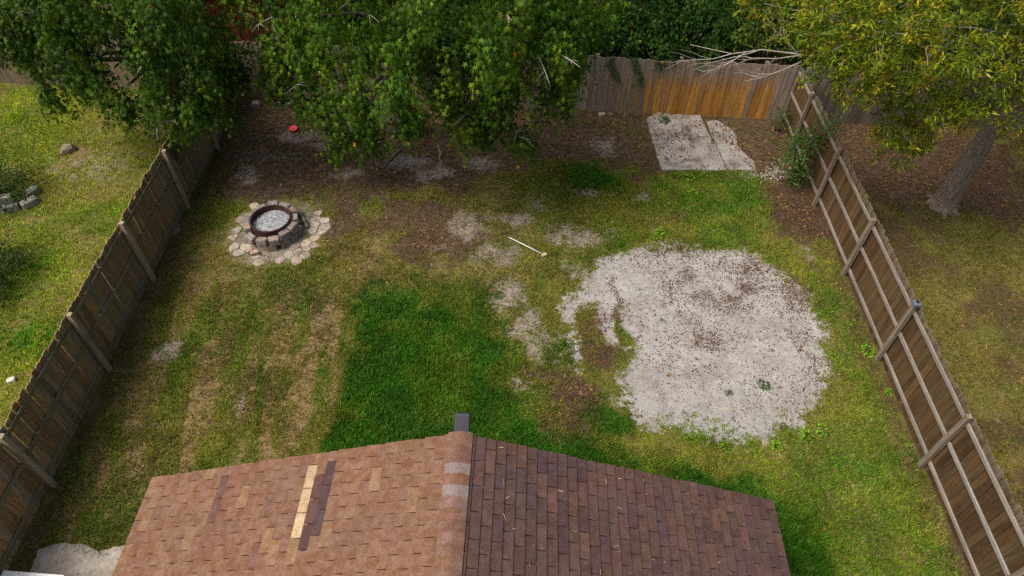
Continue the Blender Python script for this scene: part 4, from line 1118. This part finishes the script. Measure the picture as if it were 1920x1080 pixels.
# vine covered shrubs behind the back fence
VINE = [(.018,.052,.007), (.026,.068,.008), (.013,.041,.007), (.040,.078,.009)]
def shrub(name, label, cat, base, lobes, leaf, seed, group=None):
    root = empty(name, (base[0], base[1], 0)); tag(root, label, cat, group)
    r = random.Random(seed); mb = MB(); off = Vector((base[0], base[1], 0))
    for (cx, cy, cz, rd) in lobes:
        e_ = Vector((cx, cy, cz)) - off
        mb.tube([Vector((r.uniform(-.08, .08), r.uniform(-.08, .08), -.05)), e_*.5 + Vector((0, 0, .1)), e_], [.03, .02, .008], 5)
    mb.obj('stems', M['bark_dark'], root, smooth=True)
    (V, F, C), tips = leaf
    link('foliage', meshnp('foliage', V-np.array([[off.x, off.y, 0]]), F, M['leaf'], {'col': C}), root)
    return root
DL = [[(2.45,18.90,2.33,.95),(3.25,18.80,2.08,.80),(2.04,18.90,1.83,.60),(2.6,19.2,1.0,.9)], [(4.33,18.90,2.21,.90),(3.54,19.50,2.70,1.20),(4.2,19.2,1.0,.9)], [(5.54,18.90,2.32,.95),(5.39,19.50,2.74,1.20),(5.5,19.2,1.0,.9)], [(6.60,18.80,2.32,.80),(6.89,19.50,2.93,1.10),(7.66,18.90,1.96,.60),(6.9,19.2,1.0,.8)]]
DN = ['dark vine covered shrub behind the grey end of the back fence', 'dark green shrub behind the back fence above the slab corner', 'dark green shrub behind the orange middle of the back fence', 'dark green shrub behind the right corner of the back fence']
for k in range(4):
    shrub('vine_shrub', DN[k], 'shrub', (DL[k][0][0], 19.3), DL[k], crown_leaves(DL[k], OVAL, .115, 190, 11, VINE if k < 3 else [(.05,.085,.010), (.035,.08,.010), (.095,.105,.014)], 40+k, droop=.9, spread=.09, ylw=.004), 60+k, 'shrubs behind the back fence')
for k, (x, y, lb) in enumerate([(-1.0, 23.0, 'tall leafy tree far behind the big tree'), (4.0, 22.6, 'tall leafy tree far behind the grey end of the back fence'), (8.6, 22.8, 'tall leafy tree far behind the right corner of the yard'), (13.5, 22.6, 'tall leafy tree far behind the oak')]):
    L5 = [(x-1.3, y-.8, 2.6, 1.5), (x+1.2, y-.6, 2.8, 1.5), (x, y-.9, 4.2, 1.8), (x-1.2, y+.3, 5.4, 1.8), (x+1.3, y+.2, 5.2, 1.8), (x, y, 7.0, 1.8)]
    tree('leafy_tree', lb, (x, y, -.05), (x+.2, y, 6.4), .18, L5, crown_leaves(L5, OVAL, .17, 34, 10, VINE, 240+k, droop=.8, spread=.14, ylw=.0), M['bark_dark'], 260+k, twigs=0.0, group='trees behind the back fence')
DX = [(.6, 'dark shrub behind the back fence right of the big tree'), (-1.4, 'dark shrub behind the back fence under the big tree'), (-3.4, 'dark shrub behind the back fence left of the trunk of the big tree'), (-5.2, 'dark shrub in front of the red shed'),
      (9.3, 'dark shrub behind the shaded fence nearest the yard corner'), (11.0, 'dark shrub behind the shaded fence left of the oak trunk'), (12.9, 'dark shrub behind the shaded fence above the oak trunk'), (14.8, 'dark shrub behind the shaded fence at the right edge')]
for k, (x, lb) in enumerate(DX):
    L4 = [(x-.4, 19.3, 1.9, .9), (x+.5, 19.5, 2.2, 1.0), (x, 20.3, 2.8, 1.2), (x, 19.3, .9, .9)]
    shrub('vine_shrub', lb, 'shrub', (x, 19.5), L4, crown_leaves(L4, OVAL, .13, 110, 9, VINE, 140+k, ylw=.003, droop=.6, spread=.1), 160+k, 'shrubs behind the back fence')
# vine strands hanging over the top of the back fence
VS = [('leafy vine strand hanging farthest left on the back fence', 2.72, .85, 41), ('long leafy vine strand hanging on the grey boards of the back fence', 3.4, .95, 42), ('short leafy vine strand hanging beside the orange boards', 4.0, .40, 43), ('tiny vine tuft hanging over the orange boards', 5.1, .32, 44)]
for lb, x, ln, sd in VS:
    r_ = np.random.RandomState(sd); yb = back_y(x) - .07
    root = empty('vine', (x, yb, 1.9)); tag(root, lb, 'vine')
    n = int(ln*120); u = r_.rand(n); side = r_.choice([-1, 1], n)
    cx = .10*np.sin(u*5+sd) + u*.12
    P_ = np.stack([cx + side*.04 + r_.normal(0, .035, n), r_.uniform(-.07, .0, n), -u*ln], 1)
    T = unit(np.stack([side*.8, -np.full(n, .25), -np.full(n, .45)], 1) + r_.normal(0, .25, (n, 3))); N = unit(np.stack([r_.normal(0, .3, n), -np.ones(n), r_.uniform(.2, .9, n)], 1)); N = unit(N - T*(N*T).sum(1, keepdims=True))
    V, F, C = fan(P_, T, N, OVAL[0], OVAL[1], r_.uniform(.05, .085, n), np.array([(.035,.08,.018)])*r_.uniform(.6, 1.4, (n, 1)))
    link('leaves', meshnp('leaves', V, F, M['leaf'], {'col': C}), root)
    mb = MB(); us = np.linspace(0, 1, 8); mb.tube([(float(.10*math.sin(q_*5+sd)+q_*.12), -.03, float(-q_*ln)) for q_ in us], [.007]*8, 4); mb.obj('stem', M['bark_dark'], root)
# climbing shrub at the right fence
RS = [(7.45,14.55,1.35,.36),(7.75,14.65,1.75,.30),(7.35,14.6,.85,.38),(7.55,14.5,.45,.34),(7.7,14.75,1.2,.3),(7.95,14.5,1.95,.22),(7.25,14.75,1.45,.22)]
shrub('leafy_shrub', 'fresh green leafy shrub climbing the inside of the right fence', 'shrub', (7.6, 14.65), RS, crown_leaves(RS, OVAL, .066, 270, 11, [(.05,.115,.022), (.065,.135,.024), (.035,.09,.02), (.09,.14,.03)], 51, droop=.1, spread=.08), 71)
RS2 = [(7.75,17.1,.35,.3),(7.8,16.9,.7,.22)]
shrub('leafy_shrub', 'small dark green shrub in the far right corner of the yard', 'shrub', (7.75, 17.05), RS2, crown_leaves(RS2, OVAL, .06, 260, 9, [(.035,.08,.018), (.05,.1,.02)], 52, droop=.1, spread=.08), 72)
LS1 = [(-12.75,13.35,.40,.48),(-12.85,12.75,.2,.22),(-12.95,13.2,.45,.45),(-13.3,13.3,.45,.6),(-13.7,13.7,.7,.6),(-13.1,13.9,.35,.45),(-13.9,13.0,.5,.5)]
shrub('garden_shrub', 'dark green shrub behind the grey blocks at the left edge', 'shrub', (-13.5, 13.5), LS1, crown_leaves(LS1, OVAL, .06, 230, 9, [(.03,.06,.016), (.045,.08,.02), (.022,.045,.014)], 53, droop=.1, spread=.08), 73)
LS2 = [(-11.5,10.2,.3,.38),(-11.6,10.9,.35,.42),(-11.9,10.6,.45,.5),(-11.75,9.7,.3,.4),(-12.3,10.5,.45,.6),(-12.1,10.0,.35,.42),(-12.7,10.9,.5,.6),(-12.0,11.0,.3,.3)]
shrub('garden_shrub', 'dark blue green shrub at the left edge on the sunny lawn', 'shrub', (-12.3, 10.5), LS2, crown_leaves(LS2, OVAL, .055, 260, 9, [(.020,.055,.012), (.030,.075,.014), (.016,.042,.010)], 54, droop=.1, spread=.08), 74)

# surface roots of the big tree
rt = MB(); r = random.Random(9)
tr = empty('tree_root', (-4.8, 15.6, 0))
tag(tr, 'pale surface roots snaking over the bare soil below the big tree', 'root')
for k, (a, b) in enumerate([((.9, .6), (-.5, .05)), ((.8, .3), (.35, -.55)), ((1.0, .5), (-1.1, .45)), ((1.5, .2), (1.2, -.75)), ((2.6, .4), (2.8, -.55))]):
    mb = MB(); pts_ = []
    for q_ in range(7):
        t_ = q_/6; pts_.append((a[0]+(b[0]-a[0])*t_ + r.uniform(-.06, .06), a[1]+(b[1]-a[1])*t_ + r.uniform(-.06, .06), .012 + .012*math.sin(t_*7+k)))
    mb.tube(pts_, [.05, .045, .04, .036, .03, .022, .012], 6); mb.obj('root', M['bark'], tr, smooth=True)

# ------------------------------------------------------------------ weeds
WEED = [((5.89,6.85,.17), 'bright lime weed with a trailing shoot at the lower right of the sand'), ((6.24,6.98,.17), 'bright lime weed right of the trailing weed below the sand'), ((5.24,6.60,.14), 'bright green weed at the lower edge of the sand circle'), ((4.24,6.53,.15), 'bright green weed at the sand edge nearest the roof'),
        ((5.44,5.95,.11), 'small pale green weed alone on the grass right of the roof'), ((4.75,6.66,.08), 'tiny weed at the lowest tip of the sand circle'), ((7.80,8.95,.17), 'round green weed at the foot of the right fence near the post lamp'), ((7.1,9.61,.07), 'tiny weed at the upper right rim of the sand'), ((7.0,8.80,.10), 'small pair of weed leaves right of the sand circle'),
        ((5.31,8.04,.14), 'upright green weed growing in the sand'), ((4.81,14.08,.16), 'light green weed on the grass below the slab'), ((3.68,12.51,.17), 'loose light green weed above the sand circle'), ((1.35,11.42,.13), 'pale green weed left of the upper sand rim'), ((-0.31,10.34,.13), 'low green weed on the grey bare spot'),
        ((4.77,14.74,.18), 'bushy green weed at the front edge of the slab'), ((5.30,14.92,.12), 'small green weed at the slab front near the crack'), ((4.45,17.34,.16), 'green weed sprouting through the concrete slab'), ((3.4,9.74,.06), 'tiny weed at the centre of the sand circle'), ((4.54,7.81,.09), 'dark small weed in the lower sand'),
        ((7.93,7.95,.10), 'green weed poking from the right fence below the post lamp'), ((7.7,9.75,.11), 'weed at the right fence above the post lamp')]
for k, ((x, y, s), lb) in enumerate(WEED):
    r_ = np.random.RandomState(100+k); z = float(gz(x, y)[0]) + (.05 if k == 16 else 0)
    root = empty('weed', (x, y, z)); tag(root, lb, 'weed', 'weeds in the yard')
    dark = k in (9, 13, 16, 18)
    n = int(26 + 190*s); an = r_.uniform(0, 6.28, n); rad = s*np.sqrt(r_.rand(n))*1.0; hz = s*(.15 + .75*r_.rand(n)*(1-rad/s*.6))
    P_ = np.stack([rad*np.cos(an)*.8, rad*np.sin(an)*.8, hz], 1)
    T = unit(np.stack([np.cos(an), np.sin(an), np.full(n, -.1)], 1) + r_.normal(0, .35, (n, 3))); N = unit(np.array([[0, 0, 1.0]]) + r_.normal(0, .35, (n, 3))); N = unit(N - T*(N*T).sum(1, keepdims=True))
    c = np.array([(.05,.12,.014)]) if dark else np.array([(.16,.30,.020)])
    V, F, C = fan(P_, T, N, OVAL[0], OVAL[1], r_.uniform(.35, .6, n)*s*.8, c*r_.uniform(.6, 1.3, (n, 1)))
    link('leaves', meshnp('leaves', V, F, M['leaf'], {'col': C}), root)
    mb = MB()
    for q_ in range(5):
        a = q_*1.3 + r_.rand(); mb.tube([(0, 0, -.02), (math.cos(a)*s*.3, math.sin(a)*s*.3, s*.35), (math.cos(a)*s*.6, math.sin(a)*s*.6, s*.5)], [.005, .004, .003], 4)
    mb.obj('stems', M['grass'], root)

# ------------------------------------------------------------------ red shed behind the fence
shed = empty('red_shed', (-9.2, 20.6, 0)); tag(shed, 'dark red shed with white corner trim glimpsed through the leaves', 'shed')
MB().box((-3.6, 0, 0), (3.8, 3.0, 2.35)).obj('wall', M['red_wall'], shed)
mb = MB()
for x in (-3.65, 1.36, 3.70): MB().box((x, -.03, 0), (x+.12, -.001, 2.34)).obj('corner_trim', M['white'], shed)
for k in range(24):
    x = -3.45 + k*.305
    if abs(x-1.40) < .17: continue
    MB().box((x, -.018, .05), (x+.04, -.002, 2.3)).obj('batten', M['red_wall'], shed)
mb = MB(); mb.add([(-3.9, -.35, 2.36), (4.1, -.35, 2.36), (4.1, 1.5, 3.0), (-3.9, 1.5, 3.0), (-3.9, 3.35, 2.36), (4.1, 3.35, 2.36), (-3.9, -.35, 2.44), (4.1, -.35, 2.44), (4.1, 1.5, 3.08), (-3.9, 1.5, 3.08), (-3.9, 3.35, 2.44), (4.1, 3.35, 2.44)],
       [(6,7,8,9), (9,8,11,10), (3,2,1,0), (4,5,2,3), (0,1,7,6), (5,4,10,11), (0,6,9,3), (3,9,10,4), (1,2,8,7), (2,5,11,8)])
mb.obj('roof', M['roof_gray'], shed)
